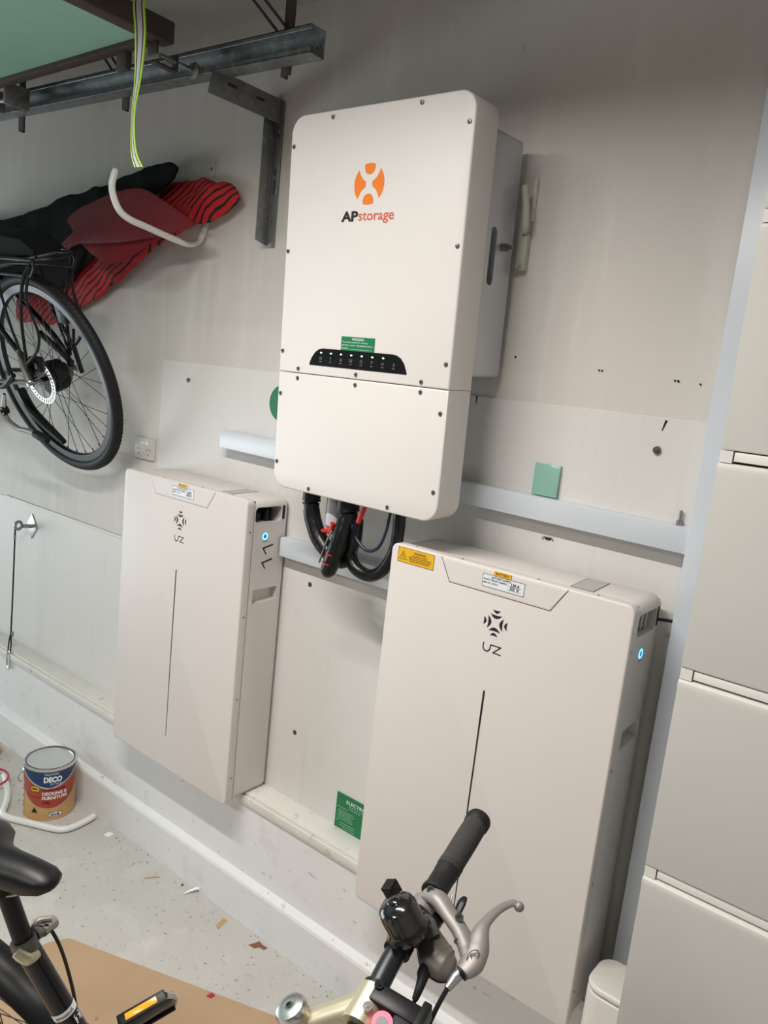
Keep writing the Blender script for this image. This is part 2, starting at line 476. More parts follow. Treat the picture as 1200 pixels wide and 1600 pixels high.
# ================================================================ BATTERY CABINETS
def battery(name, label, loc, second):
    W, H, D = 0.5811, 0.92, 0.1565
    t = thing(name, label, 'battery', loc)
    cv = MB(); cv.prism(rrect(0, 0, W, H, 0.017), 0, 0.029, 'XZ', bev=0.0035, seg=3)
    cover = cv.build('front_cover', M['case'], t)
    bd = MB(); bd.prism(rrect(0.003, 0.003, W - 0.0015, H - 0.002, 0.024, 8), 0.031, D, 'XZ', bev=0.002, seg=2)
    body = bd.build('body', M['case'], t)
    c = MB(); c.prism(rrect(0.034, 0.851, 0.136, 0.896, 0.012), W - 0.10, W + 0.02, 'YZ')
    cut(body, c)
    c = MB(); c.prism([(0.046, 0.613), (0.140, 0.618), (0.140, 0.655), (0.046, 0.655)], W - 0.022, W + 0.02, 'YZ')
    cut(body, c)
    bm_ = MB(); bm_.box((0.006, 0.026, 0.006), (W - 0.006, 0.034, H - 0.006)); bm_.build('seam', M['dark'], t)
    # plugs inside the recess; the big black block shades its interior by colour
    p = MB(); p.box((W - 0.098, 0.036, 0.853), (W - 0.045, 0.080, 0.894), 0.003); p.cyl((W - .046, .056, .869), (W - .016, .056, .869), .010)
    p.build('plug', M['black'], t)
    p = MB(); p.box((W - 0.085, 0.082, 0.853), (W - 0.012, 0.096, 0.891), 0.004); p.box((W - 0.07, 0.100, 0.853), (W - 0.010, 0.110, 0.889), 0.003)
    p.build('plug', M['steel'] if second else M['black'], t)
    sl = MB(); sl.prism(rrect(0.138, 0.856, 0.147, 0.897, 0.004), W - 0.002, W - 0.0005, 'YZ'); sl.build('rubber_seal', M['rubber'], t)
    # flap
    F = lambda d: (lambda u, v: (u, -d, v))
    g = MB(); stroke(g, [(0.139, 0.917), (0.167, 0.866), (0.4115, 0.866), (0.4435, 0.917)], 0.0016, F(0.0004)); g.build('flap_groove', M['screw'], t)
    g = MB(); g.prism([(0.141, 0.914), (0.169, 0.8685), (0.410, 0.8685), (0.441, 0.914)], -0.0007, 0.001, 'XZ', bev=0.0004, seg=1)
    g.build('flap', M['case'], t)
    # label on the flap
    lb = MB(); lb.prism(rrect(0.2488, 0.8788, 0.3490, 0.9060, 0.001), -0.0011, -0.0006, 'XZ')
    lb = lb.build('data_label', M['label'], t); lb['label'] = 'white data label with black print'
    k = MB(); f = F(0.0015)
    for q in ([(0.249, 0.879), (0.349, 0.879), (0.349, 0.906), (0.249, 0.906), (0.249, 0.879)],): stroke(k, q, 0.0008, f)
    text(k, 'BATTERY SUPPLY', 0.271, 0.8995, 0.318, 0.9035, f, 0.02)
    text(k, 'SHORT CIRCUIT CURRENT', 0.252, 0.8935, 0.309, 0.8972, f, 0.02)
    text(k, 'MAX D.C. VOLTS', 0.252, 0.8865, 0.286, 0.8902, f, 0.02)
    stroke(k, [(0.310, 0.8925), (0.342, 0.8925)], 0.0006, f); stroke(k, [(0.310, 0.8845), (0.342, 0.8845)], 0.0006, f)
    k.build('label_print', M['ink'], lb)
    k = MB(); text(k, '130 A' if second else '130', 0.318, 0.8935, 0.338, 0.9000, f, 0.03); text(k, '55 V' if second else '58.4', 0.316, 0.8855, 0.338, 0.8915, f, 0.03)
    k.build('handwriting', M['ink'] if second else M['inkblue'], lb)
    yt = MB(); yt.prism(rrect(0.2745, 0.9068, 0.3165, 0.9170, 0.001), -0.0013, -0.0007, 'XZ'); yt = yt.build('battery_tag', M['yellow'], t)
    k = MB(); text(k, 'BATTERY', 0.2790, 0.9090, 0.3120, 0.9148, F(0.0016), 0.02); stroke(k, [(0.3163, 0.907), (0.3163, 0.9168)], 0.0008, F(0.0016))
    k.build('tag_print', M['inkbrown'], yt)
    # emblem of eight crescents
    e = MB(); cx, cz = 0.2928, 0.8057
    for q in range(4):
        a = q * PI / 2; ca, sa = math.cos(a), math.sin(a)
        for (wd_, d, h, th) in ((0.0140, 0.0098, 0.0092, 0.0075), (0.0092, 0.0215, 0.0075, 0.0062)):
            P = []
            for i in range(11):
                s_ = -1 + i / 5; P.append((wd_ * s_, d + h * s_ * s_))
            for i in range(9, 0, -1):
                s_ = -1 + i / 5; P.append((wd_ * s_, d + h * s_ * s_ + th * (1 - s_ * s_)))
            poly(e, [(cx + x * ca - z * sa, cz + x * sa + z * ca) for x, z in P], F(0.0004))
    e.build('emblem', M['ink'], t)
    e = MB()
    U = [(0.2712, 0.7570), (0.2712, 0.7480)] + [(0.2795 + 0.0083 * math.cos(math.radians(a)), 0.7480 + 0.0078 * math.sin(math.radians(a))) for a in range(180, 361, 20)] + [(0.2890, 0.7560)]
    stroke(e, U + [(0.2905, 0.7568), (0.3135, 0.7568), (0.2965, 0.7412), (0.3150, 0.7404)], 0.0026, F(0.0004))
    e.build('brand_lettering', M['ink'], t)
    e = MB(); e.prism([(0.2848, 0.110), (0.2868, 0.110), (0.2904, 0.650), (0.2890, 0.653), (0.2870, 0.653), (0.2858, 0.650)], -0.0006, 0.001, 'XZ'); e.build('light_slot', M['gloss'], t)
    # top window
    w = MB(); w.prism([(0.4335, 0.035), (0.480, 0.035), (0.4720, 0.138), (0.4255, 0.138)], H - 0.0022, H - 0.0012, 'XY'); w.build('top_window', M['silverwin'], t)
    w = MB(); w.prism([(0.4315, 0.033), (0.482, 0.033), (0.4738, 0.140), (0.4235, 0.140)], H - 0.0025, H - 0.0017, 'XY'); w.build('window_edge', M['dark'], t)
    # side: power button and screws
    m_ = frame((W - 0.0015, 0.0765, 0.8105), (1, 0, 0))
    r = MB(); r.lathe([(0.0062, 0), (0.0085, 0.0012), (0.0105, 0.0)], m_, 24); rb = r.build('power_button', M['ring'], t); rb['label'] = 'glowing blue ring button'
    r = MB(); r.lathe([(0, 0.0008), (0.0062, 0.0004)], m_, 20); r.build('button_cap', M['ringin'], rb)
    k = MB(); text(k, 'ON/OFF', 0.067, 0.794, 0.086, 0.798, lambda u, v: (W - 0.0010, u, v), 0.02); k.build('button_print', M['icon'], t)
    for z in (0.8275, 0.5800, 0.3310, 0.0830):
        s_ = MB(); s_.lathe([(0, 0.0010), (0.0026, 0.0008), (0.0034, 0)], frame((W - 0.0002, 0.0165, z), (1, 0, 0)), 12); s_.build('screw', M['screw'], t)
    for x in (0.06, 0.185, 0.37, 0.50):
        s_ = MB(); s_.lathe([(0, 0.0010), (0.0026, 0.0008), (0.0034, 0)], frame((x, 0.0145, H - 0.0002), (0, 0, 1)), 12); s_.build('screw', M['screw'], t)
    return t, W, H


bat1, W, H = battery('wall_battery', 'smaller looking cream wall battery with 11 on its side, left of the dangling conduit', (-0.8844, -0.1715, 0.400), False)
k = MB(); fs = lambda u, v: (W - 0.0010, u, v)
for z in (0.772, 0.729):
    stroke(k, [(0.072, z + .004), (0.108, z + .0115)], 0.0050, fs); stroke(k, [(0.072, z + .004), (0.084, z - 0.013)], 0.0042, fs)
nm = k.build('number_marking', M['ink'], bat1)
bat2, W, H = battery('wall_battery', 'large cream wall battery with yellow warning sticker, right beside the drawer cabinet', (0.2213, -0.1966, 0.400), True)
F = lambda d: (lambda u, v: (u, -d, v))
st = MB(); st.prism(rrect(0.0195, 0.8798, 0.1210, 0.9148, 0.001), -0.0007, 0, 'XZ'); st = st.build('warning_sticker', M['yellow'], bat2)
k = MB(); f = F(0.0010)
stroke(k, [(0.0200, 0.8803), (0.1205, 0.8803), (0.1205, 0.9143), (0.0200, 0.9143), (0.0200, 0.8803)], 0.0009, f)
stroke(k, [(0.0245, 0.8870), (0.0460, 0.8870), (0.0352, 0.9060), (0.0245, 0.8870)], 0.0013, f)
stroke(k, [(0.0330, 0.8895), (0.0345, 0.8930), (0.0325, 0.8960), (0.0335, 0.8985)], 0.0010, f)
stroke(k, [(0.0370, 0.8895), (0.0385, 0.8930), (0.0365, 0.8960), (0.0375, 0.8985)], 0.0010, f)
text(k, 'WARNING', 0.0640, 0.9040, 0.0980, 0.9095, f, 0.03)
for i, (a, c) in enumerate(((0.060, 0.102), (0.051, 0.113), (0.052, 0.112), (0.053, 0.109))): bars(k, a, c, 0.8995 - i * 0.0045, 0.0022, f, i)
k.build('sticker_print', M['inkbrown'], st)
# a short black lead from the second battery into the wall
k = MB(); k.tube([(0.795, -0.05, 1.268), (0.82, -0.035, 1.268), (0.835, -0.03, 1.266)], 0.0035, 8); tag(k.build('battery_lead', M['black']), 'thin black lead behind the top corner of the large battery', 'cable')

# ================================================================ INVERTER
TH = 0.0378
inv = thing('inverter', 'tall pale grey inverter box with orange round logo, hung above the two batteries', 'inverter', (-0.150, -0.233, 1.392), (TH, 0, 0))
minv = (Matrix.Translation((-0.150, -0.233, 1.392)) @ Matrix.Rotation(TH, 4, 'X')).inverted()
IW, IH, SE = 0.508, 0.8725, 0.2880


def corner_poly(x0, z0, x1, z1, r, top, seg=8):
    p = []
    for cx, cz, a, on in ((x1 - r, z1 - r, 0, top), (x0 + r, z1 - r, 90, top), (x0 + r, z0 + r, 180, not top), (x1 - r, z0 + r, 270, not top)):
        if on:
            for k_ in range(seg + 1):
                t_ = math.radians(a + 90 * k_ / seg); p.append((cx + r * math.cos(t_), cz + r * math.sin(t_)))
        else:
            p.append((x1 if a in (0, 270) else x0, z1 if a in (0, 90) else z0))
    return p


b = MB(); b.prism(corner_poly(0, SE + 0.0007, IW, IH, 0.040, True), 0.0, 0.088, 'XZ', bev=0.004, seg=3)
b.build('upper_cover', M['case2'], inv)
b = MB(); b.prism(corner_poly(0, 0, IW, SE - 0.0007, 0.040, False), 0.0, 0.088, 'XZ', bev=0.004, seg=3)
b.build('lower_cover', M['case2'], inv)
b = MB(); b.prism(rrect(0.012, 0.317, IW - 0.014, 0.830, 0.012), 0.0885, 0.222, 'XZ', bev=0.003)
rear = b.build('rear_case', M['greycase'], inv)
c = MB(); c.prism([(0.137 + 0.0125 * math.cos(a), (0.625 if a < PI else 0.528) + 0.0125 * math.sin(a)) for a in [PI * i / 8 for i in range(9)] + [PI + PI * i / 8 + 1e-6 for i in range(9)]], IW - 0.04, IW + 0.02, 'YZ')
cut(rear, c)
b = MB(); b.box((IW - 0.039, 0.123, 0.515), (IW - 0.034, 0.151, 0.64)); b.build('slot_liner', M['black'], inv)
b = MB(); b.cyl((IW - .014, .175, .60), (IW + .003, .175, .60), .009, .009, 6); b.cyl((IW - .005, .175, .60), (IW + .012, .175, .60), .004); b.build('side_bolt', M['screw'], inv)
F = lambda d: (lambda u, v: (u, -d, v))
UP = [(0.1291, 0.8581), (0.3742, 0.8600), (0.4949, 0.8112), (0.0105, 0.8056), (0.4947, 0.5766), (0.0095, 0.5718), (0.4946, 0.3401),
      (0.0095, 0.3378), (0.0661, 0.2985), (0.2504, 0.2990), (0.4352, 0.2985), (0.0657, 0.2757), (0.2507, 0.2755), (0.4355, 0.2770),
      (0.0100, 0.2344), (0.4922, 0.2371), (0.0100, 0.0636), (0.1253, 0.0118), (0.3724, 0.0120), (0.4936, 0.0676)]
for x, z in UP:
    s_ = MB(); s_.lathe([(0, 0.0012), (0.0018, 0.0012), (0.0018, 0.0026), (0.0042, 0.0022), (0.0052, 0)], frame((x, -0.0002, z), (0, -1, 0)), 14)
    s_.build('screw', M['screw'], inv)
# display panel
pp = [(0.1026, 0.3105), (0.3950, 0.3105), (0.3925, 0.3190), (0.3860, 0.3330), (0.3760, 0.3440), (0.3640, 0.3500), (0.3520, 0.3515),
      (0.1430, 0.3515), (0.1310, 0.3490), (0.1200, 0.3420), (0.1100, 0.3300), (0.1045, 0.3190)]
b = MB(); b.prism(pp, -0.0012, 0.001, 'XZ', bev=0.0005, seg=1); dp = b.build('display_panel', M['gloss'], inv)
for x in (0.1397, 0.1713, 0.2023, 0.2336, 0.2652, 0.2960, 0.3274):
    l_ = MB(); l_.prism([(x + 0.0030 * math.cos(a), 0.3412 + 0.0017 * math.sin(a)) for a in [2 * PI * i / 12 for i in range(12)]], -0.0018, -0.0010, 'XZ'); l_.build('indicator_light', M['led'], dp)
f = F(0.0016)
for i, x in enumerate((0.1395, 0.1705, 0.2020, 0.2330, 0.2645, 0.2956, 0.3268, 0.3584)):
    z = 0.3285; k = MB()
    if i == 0: stroke(k, [(x - .003, z - .003), (x + .003, z - .003), (x + .003, z + .003), (x - .003, z + .003), (x - .003, z - .003)], .0008, f); stroke(k, [(x - .003, z), (x + .003, z)], .0007, f)
    if i == 1: stroke(k, [(x, z - .004), (x, z + .004)], .0010, f); stroke(k, [(x - .0018, z + .002), (x + .0018, z + .002)], .0008, f)
    if i == 2: stroke(k, [(x + .004, z), (x - .002, z)], .0008, f); stroke(k, [(x, z + .003), (x - .003, z), (x, z - .003), (x + .003, z - .003), (x + .003, z + .003), (x, z + .003)], .0008, f)
    if i == 3: stroke(k, [(x - .004, z - .003), (x + .004, z - .003), (x + .004, z + .003), (x - .004, z + .003), (x - .004, z - .003)], .0008, f); stroke(k, [(x - .002, z), (x, z)], .0009, f); stroke(k, [(x + .001, z), (x + .003, z)], .0009, f)
    if i == 4: stroke(k, [(x - .003, z - .003), (x + .003, z - .003), (x + .003, z + .002), (x - .003, z + .002), (x - .003, z - .003)], .0007, f); stroke(k, [(x - .002, z + .004), (x + .002, z + .004)], .0008, f)
    if i == 5: stroke(k, [(x - .003, z + .002), (x, z + .004), (x + .003, z + .002)], .0008, f); stroke(k, [(x - .0015, z), (x, z + .001), (x + .0015, z)], .0008, f); stroke(k, [(x, z - .003), (x, z - .001)], .0010, f)
    if i == 6: stroke(k, [(x - .003, z + .003), (x - .0005, z), (x - .003, z - .003)], .0009, f); stroke(k, [(x + .003, z + .003), (x + .0005, z), (x + .003, z - .003)], .0009, f)
    if i == 7: stroke(k, [(x - .003, z - .003), (x + .003, z - .003), (x, z + .004), (x - .003, z - .003)], .0007, f)
    bars(k, x - .004, x + .004, z - .0085, .0014, f, i, .0006); k.build('panel_icon', M['icon'], dp)
# green warning sticker
b = MB(); b.prism([(0.1998, 0.3505), (0.2994, 0.3505), (0.2994, 0.3825), (0.1998, 0.3825)], -0.0008, 0, 'XZ'); sk = b.build('warning_sticker', M['green'], inv)
k = MB(); f = F(0.0012)
text(k, 'WARNING', 0.232, 0.3745, 0.268, 0.3800, f, 0.0)
text(k, 'This premises contains an electricity', 0.2025, 0.3680, 0.2800, 0.3722, f)
text(k, 'generation system. The isolation switch is', 0.2025, 0.3612, 0.2950, 0.3654, f)
text(k, 'located at', 0.2025, 0.3552, 0.2230, 0.3588, f); stroke(k, [(0.2250, 0.3548), (0.2920, 0.3548)], .0005, f)
k.build('sticker_print', M['white'], sk)
# orange round logo
lx, lz, RX, RZ = 0.2482, 0.7100, 0.0425, 0.0430
k = MB()


def arc(a0, a1, n=10): return [(math.cos(math.radians(a0 + (a1 - a0) * i / n)), math.sin(math.radians(a0 + (a1 - a0) * i / n))) for i in range(n + 1)]


def bez(p, q, r, n=8): return [((1 - t) ** 2 * p[0] + 2 * t * (1 - t) * q[0] + t * t * r[0], (1 - t) ** 2 * p[1] + 2 * t * (1 - t) * q[1] + t * t * r[1]) for t in [i / n for i in range(n + 1)]]


for sgn in (1, -1):
    w_ = arc(45, -45) + bez((0.707, -0.707), (0.55, -0.25), (0.22, -0.13))[1:] + bez((0.22, 0.13), (0.55, 0.25), (0.707, 0.707))[:-1]
    poly(k, [(lx + sgn * RX * x, lz + RZ * z) for x, z in (w_ if sgn > 0 else w_[::-1])], F(0.0004))
    w_ = arc(111, 69) + bez((0.36, 0.93), (0.36, 0.47), (0.0, 0.46))[1:] + bez((0.0, 0.46), (-0.36, 0.47), (-0.36, 0.93))[1:-1]
    poly(k, [(lx + RX * x, lz + sgn * RZ * z) for x, z in (w_ if sgn > 0 else w_[::-1])], F(0.0004))
k.build('round_logo', M['orange'], inv)
k = MB(); text(k, 'AP', 0.1735, 0.6330, 0.2235, 0.6555, F(0.0004), 0.045); bl = k.build('brand_lettering', M['ink'], inv); bl['label'] = 'black bold letters AP'
k = MB(); text(k, 'storage', 0.2245, 0.6275, 0.3245, 0.6520, F(0.0004), 0.012); bl = k.build('brand_lettering', M['redprint'], inv); bl['label'] = 'red orange word storage'


def iv(pts): return [minv @ Vector(p) for p in pts]


YC = -0.185
# cable glands and conduits under the box
for (nm_, x, y_, r) in (('cable_gland', -0.056, YC, 0.0235), ('cable_gland', 0.071, YC - .005, 0.0285)):
    g = MB(); p0, p1, p2, p3 = iv([(x, y_, 1.400), (x, y_, 1.366), (x + .002, y_, 1.360), (x + .004, y_, 1.336)])
    g.cyl(p0, p1, r * .95, r, 12); g.cyl(p1, p2, r * 1.02, r * 1.02, 12); g.cyl(p2, p3, r * .85, r * .8, 24); g.build(nm_, M['black'], inv)


def ribbed(pts, r, rib=0.08, n=9):
    g = MB(); P = iv(pts)
    g.tube(P, r, 14, smooth=n); return g


g = ribbed([(-0.053, YC, 1.345), (-0.044, YC, 1.318), (-0.018, YC, 1.276), (0.020, YC, 1.248), (0.047, YC + .01, 1.230), (0.066, YC + .02, 1.236)], [0.021, 0.0215, 0.0215, 0.021, 0.019, 0.017])
g.build('cable_conduit', M['tape'], inv)
g = ribbed([(0.073, YC - .01, 1.345), (0.072, YC - .02, 1.305), (0.064, YC - .03, 1.255), (0.050, YC - .03, 1.213), (0.044, YC - .025, 1.200)], [0.021, 0.022, 0.022, 0.020, 0.010])
g.build('cable_conduit', M['tape'], inv)
g = ribbed([(0.104, YC, 1.350), (0.100, YC, 1.300), (0.080, YC + .01, 1.258), (0.100, YC + .01, 1.227), (0.145, YC + .01, 1.217), (0.185, YC + .01, 1.240), (0.212, YC + .01, 1.290), (0.222, YC + .005, 1.340), (0.224, YC, 1.395)], [0.012, 0.016, 0.018, 0.017, 0.016, 0.015, 0.015, 0.015, 0.015])
g.build('cable_conduit', M['tape'], inv)
g = ribbed([(0.092, YC - .01, 1.335), (0.115, YC - .01, 1.300), (0.148, YC - .01, 1.282), (0.178, YC - .01, 1.295), (0.196, YC - .01, 1.335), (0.205, YC - .01, 1.395)], 0.0042)
g.build('cable', M['bluecable'], inv)
g = ribbed([(0.048, YC - .01, 1.330), (0.042, YC - .03, 1.300), (0.040, YC - .045, 1.262), (0.030, YC - .045, 1.230)], 0.0025)
g.build('cable', M['screw'], inv)
g = ribbed([(0.140, YC - .02, 1.398), (0.130, YC - .02, 1.375), (0.116, YC - .015, 1.345)], 0.0062)
g.build('cable', M['redcable'], inv)['label'] = 'red cable'
g = ribbed([(-0.010, YC, 1.296), (0.010, YC, 1.300), (0.035, YC - .02, 1.305), (0.045, YC - .025, 1.330)], 0.0062)
g.build('cable', M['redcable'], inv)['label'] = 'red cable'
g = MB(); g.tube(iv([(0.012, YC + .02, 1.40), (0.012, YC + .02, 1.315), (0.012, YC + .02, 1.303)]), [0.026, 0.026, 0.016], 20, smooth=0); g.build('grey_connector', M['pvc'], inv)
for (p, q) in (((0.055, YC - .052, 1.262), (0.075, YC - .052, 1.256)), ((0.045, YC - .052, 1.236), (0.066, YC - .05, 1.231))):
    g = MB(); g.tube(iv([p, ((p[0] + q[0]) / 2, p[1] - .004, (p[2] + q[2]) / 2), q]), 0.0016, 6); g.build('tie', M['redcable'], inv)

# isolator latch on the wall beside the inverter
t = thing('wall_latch', 'small pale latch with curved lever beside the inverter, under the light streak', 'latch', (0.365, 0, 2.02))
b = MB(); b.box((-0.012, -0.02, -0.06), (0.004, 0, 0.02), 0.003); b.build('base_plate', M['latch'], t)
b = MB(); b.tube([(-.004, -.024, 0.02), (0.004, -.036, 0.035), (0.004, -.042, 0.07), (-.003, -.048, 0.115)], [0.005, 0.008, 0.008, 0.007], 10, up=(1, 0, 0)); b.build('lever', M['latch'], t)
b = MB(); b.box((-0.004, -0.012, 0.05), (0.006, 0, 0.14), 0.003); b.build('backing_strip', M['wall'], t)

# ================================================================ SIGNS AND WALL BITS
b = MB(); b.box((-0.016, -0.0075, 0.392), (0.150, -0.0045, 0.512), 0.0005, 1); t = b.build('safety_sign', M['green'])
tag(t, 'green safety notice with white print low on the wall, half behind the large battery', 'sign')
k = MB(); f = wall_fn(-0.0081)
text(k, 'ELECTRICAL', 0.022, 0.490, 0.115, 0.500, f, 0.01); k.build('sign_heading', M['white'], t)
k = MB(); f = wall_fn(-0.0082)
for i, (a, c, z) in enumerate(((0.032, 0.09, .483), (0.032, 0.075, .476), (-0.010, 0.028, .470), (-0.005, 0.05, .461), (-0.005, 0.055, .455), (-0.005, 0.045, .449), (-0.005, 0.05, .443), (-0.005, 0.05, .436), (-0.010, 0.0, .428),
                                 (0.006, 0.06, .424), (0.006, 0.055, .417), (0.012, 0.06, .410), (-0.010, 0.022, .403), (0.030, 0.065, .399))): bars(k, a, c, z, 0.0022, f, i + 20)
k.build('sign_print', M['palegreen'], t)
b = MB(); b.prism([(-0.372 + 0.052 * math.cos(a), 1.585 + 0.052 * math.sin(a)) for a in [2 * PI * i / 40 for i in range(40)]], -0.0065, -0.0045, 'XZ')
tag(b.build('round_sticker', M['green']), 'round green sticker peeking out left of the inverter', 'sticker')
# mint glass offcut leaning on the rail
b = MB(); b.prism([(0.4640, 0.0), (0.5250, 0.0), (0.5250, 0.072), (0.4620, 0.072)], -0.004, 0.004, 'XZ', bev=0.0008)
g = b.build('glass_offcut', M['mint']); g.location = (0, -0.0125, 1.4672); g.rotation_euler = (-0.06, 0, 0)
tag(g, 'small square mint green glass piece standing on the upper rail', 'glass')
# bolt on the rail
t = thing('loose_bolt', 'short steel bolt standing upright at the right end of the upper rail', 'bolt', (0.799, -0.012, 1.4618))
b = MB(); b.cyl((0, 0, 0), (0, 0, 0.009), 0.0062, seg=12); b.build('head', M['steel'], t)
b = MB(); b.cyl((0, 0, 0.009), (0, 0, 0.030), 0.0032, seg=10); b.build('shank', M['steel'], t)
for (x, z, r, lab) in ((0.728, 1.6045, 0.0085, 'dark round bolt head high right on the white wall sheet'), (-0.807, 1.615, 0.0065, 'small dark round bolt head on the wall right of the bicycle wheel')):
    y0 = -0.004
    b = MB(); b.lathe([(0, 0.009), (r * .45, 0.009), (r * .45, 0.006), (r * .9, 0.006), (r, 0.0)], frame((x, y0, z), (0, -1, 0)), 18); tag(b.build('wall_bolt', M['screw']), lab, 'bolt')
t = thing('wall_plate', 'little white plate with one dark screw on the wall above the striped fabric', 'plate', (-0.762, 0, 2.258))
b = MB(); b.box((-0.016, -0.003, -0.022), (0.016, 0, 0.022), 0.001); b.build('plate', M['wall'], t)
b = MB(); b.lathe([(0, 0.003), (0.004, 0.003), (0.005, 0)], frame((0, -0.003, 0.002), (0, -1, 0)), 12); b.build('screw', M['screw'], t)
b = MB(); b.lathe([(0, 0.002), (0.009, 0.0015), (0.010, 0)], frame((0.278, 0, 2.441), (0, -1, 0)), 18); tag(b.build('filler_patch', M['wall']), 'small round filled hole in the wall above the inverter', 'patch')
nails = [(0.369, 1.770, 'tiny nail in the wall just right of the rear inverter case', 0.0025), (0.575, 1.756, 'tiny nail left of the pair above the upper rail', 0.002),
         (0.582, 1.7555, 'tiny nail right of the pair above the upper rail', 0.002), (0.739, 1.748, 'tiny nail left of the pair near the upright board', 0.002),
         (0.746, 1.7475, 'tiny nail right of the pair near the upright board', 0.0025), (0.790, 1.745, 'tiny nail nearest the upright blue white board', 0.002)]
for x, z, lab, r in nails:
    b = MB(); b.lathe([(0, 0.003), (r, 0.0025), (r, 0)], frame((x, 0, z), (0, -1, 0)), 10); tag(b.build('nail', M['ink']), lab, 'nail')
for x, z, lab in ((-0.199, 1.081, 'wall plug hole under the lower rail between the batteries'), (-0.205, 0.619, 'wall plug hole low on the wall between the batteries')):
    b = MB(); b.lathe([(0, 0.003), (0.003, 0.003), (0.003, 0)], frame((x, -0.004, z), (0, -1, 0)), 10); b.lathe([(0.004, 0.0015), (0.008, 0)], frame((x, -0.004, z), (0, -1, 0)), 10)
    tag(b.build('wall_plug', M['screw']), lab, 'wall plug')
for x0, z0, x1, z1, lab in ((0.281, 1.672, 0.281, 1.652, 'short black tick of ink under the joint beside the inverter'), (0.737, 1.667, 0.731, 1.645, 'slanted black ink tick near the dark bolt head')):
    b = MB(); b.tube([(x0, -0.0045, z0), (x1, -0.0045, z1)], [0.0028, 0.001], 8, smooth=0, flat=.3, up=(0, 1, 0)); tag(b.build('ink_mark', M['ink']), lab, 'mark')
b = MB(); b.sphere((0, 0, 0), 0.005, (1.6, .5, .7)); o = b.build('spider', M['ink']); o.location = (0.516, -0.006, 1.372)
for s_ in (-1, 1):
    b = MB(); b.tube([(0, 0, 0), (s_ * .009, -.002, .003), (s_ * .014, 0, -.004)], 0.0009, 6); b.build('leg', M['ink'], o)
tag(o, 'small dark insect on the wall in the shade of the upper rail', 'insect')
# power outlet
t = thing('power_outlet', 'white double power outlet with two round switches, left above the smaller battery', 'outlet', (-1.022, 0, 1.362))
b = MB(); b.prism(rrect(-0.056, -0.037, 0.056, 0.037, 0.004), -0.009, 0, 'XZ', bev=0.002); b.build('face_plate', M['outlet'], t)
for x in (-0.012, 0.012):
    b = MB(); b.lathe([(0, 0.0035), (0.006, 0.003), (0.0085, 0)], frame((x, -0.009, 0.017), (0, -1, 0)), 16); b.build('switch', M['white'], t)
for cx in (-0.030, 0.026):
    b = MB()
    for (dx, dz, a) in ((-0.007, 0.0, 0.5), (0.007, 0.0, -0.5), (0, -0.016, 0)):
        mm = Matrix.Translation((cx + dx, -0.0092, -0.004 + dz)) @ Matrix.Rotation(a, 4, 'Y'); b.box((-0.0009, -0.0004, -0.0045), (0.0009, 0.0004, 0.0045), m=mm)
    b.build('socket', M['dark'], t)

# eyebolt with dangling cable and carabiner
t = thing('eye_bolt', 'zinc eye bolt on a diamond shaped plate, on the wall at far left', 'eye bolt', (-1.767, 0, 0.933))
b = MB(); b.prism([(-0.045, 0), (0, -0.052), (0.045, 0), (0, 0.052)], -0.008, -0.003, 'XZ', bev=0.002); b.build('plate', M['steel'], t)
b = MB(); b.cyl((0, -.006, 0), (0, -.045, .004), 0.008); b.build('shank', M['steel'], t)
b = MB(); b.torus(0.016, 0.006, frame((0, -0.062, 0.008), (1, 0.3, 0)), 28, 10); b.build('eye', M['steel'], t)
t = thing('tether_cable', 'black tether cable hanging from the eye bolt with a carabiner at its end', 'cable', (-1.767, -0.075, 0.925))
b = MB(); b.tube([(0, 0, 0.012), (-0.001, 0, -0.05), (-0.002, -.003, -0.3), (-0.003, -.006, -0.45)], 0.0032, 8); b.build('cord', M['black'], t)
b = MB(); b.tube([(-0.003, -.006, -0.44), (-0.012, -.008, -0.48), (-0.012, -.012, -0.52), (-0.002, -.014, -0.528), (0.006, -.012, -0.52), (0.005, -.008, -0.48), (-0.003, -.006, -0.44)], 0.0028, 8); b.build('end_loop', M['black'], t)
for z in (-0.02, -0.435):
    b = MB(); b.cyl((-.001, -.001, z), (-.001, -.001, z - .02), 0.006); b.build('crimp', M['steel'], t)
b = MB(); b.tube([(0.000, -.014, -0.515), (-0.012, -.014, -0.535), (-0.014, -.014, -0.575), (-0.002, -.014, -0.592), (0.011, -.014, -0.575), (0.009, -.014, -0.535), (0.000, -.014, -0.515)], 0.0038, 8); b.build('carabiner', M['chrome'], t)

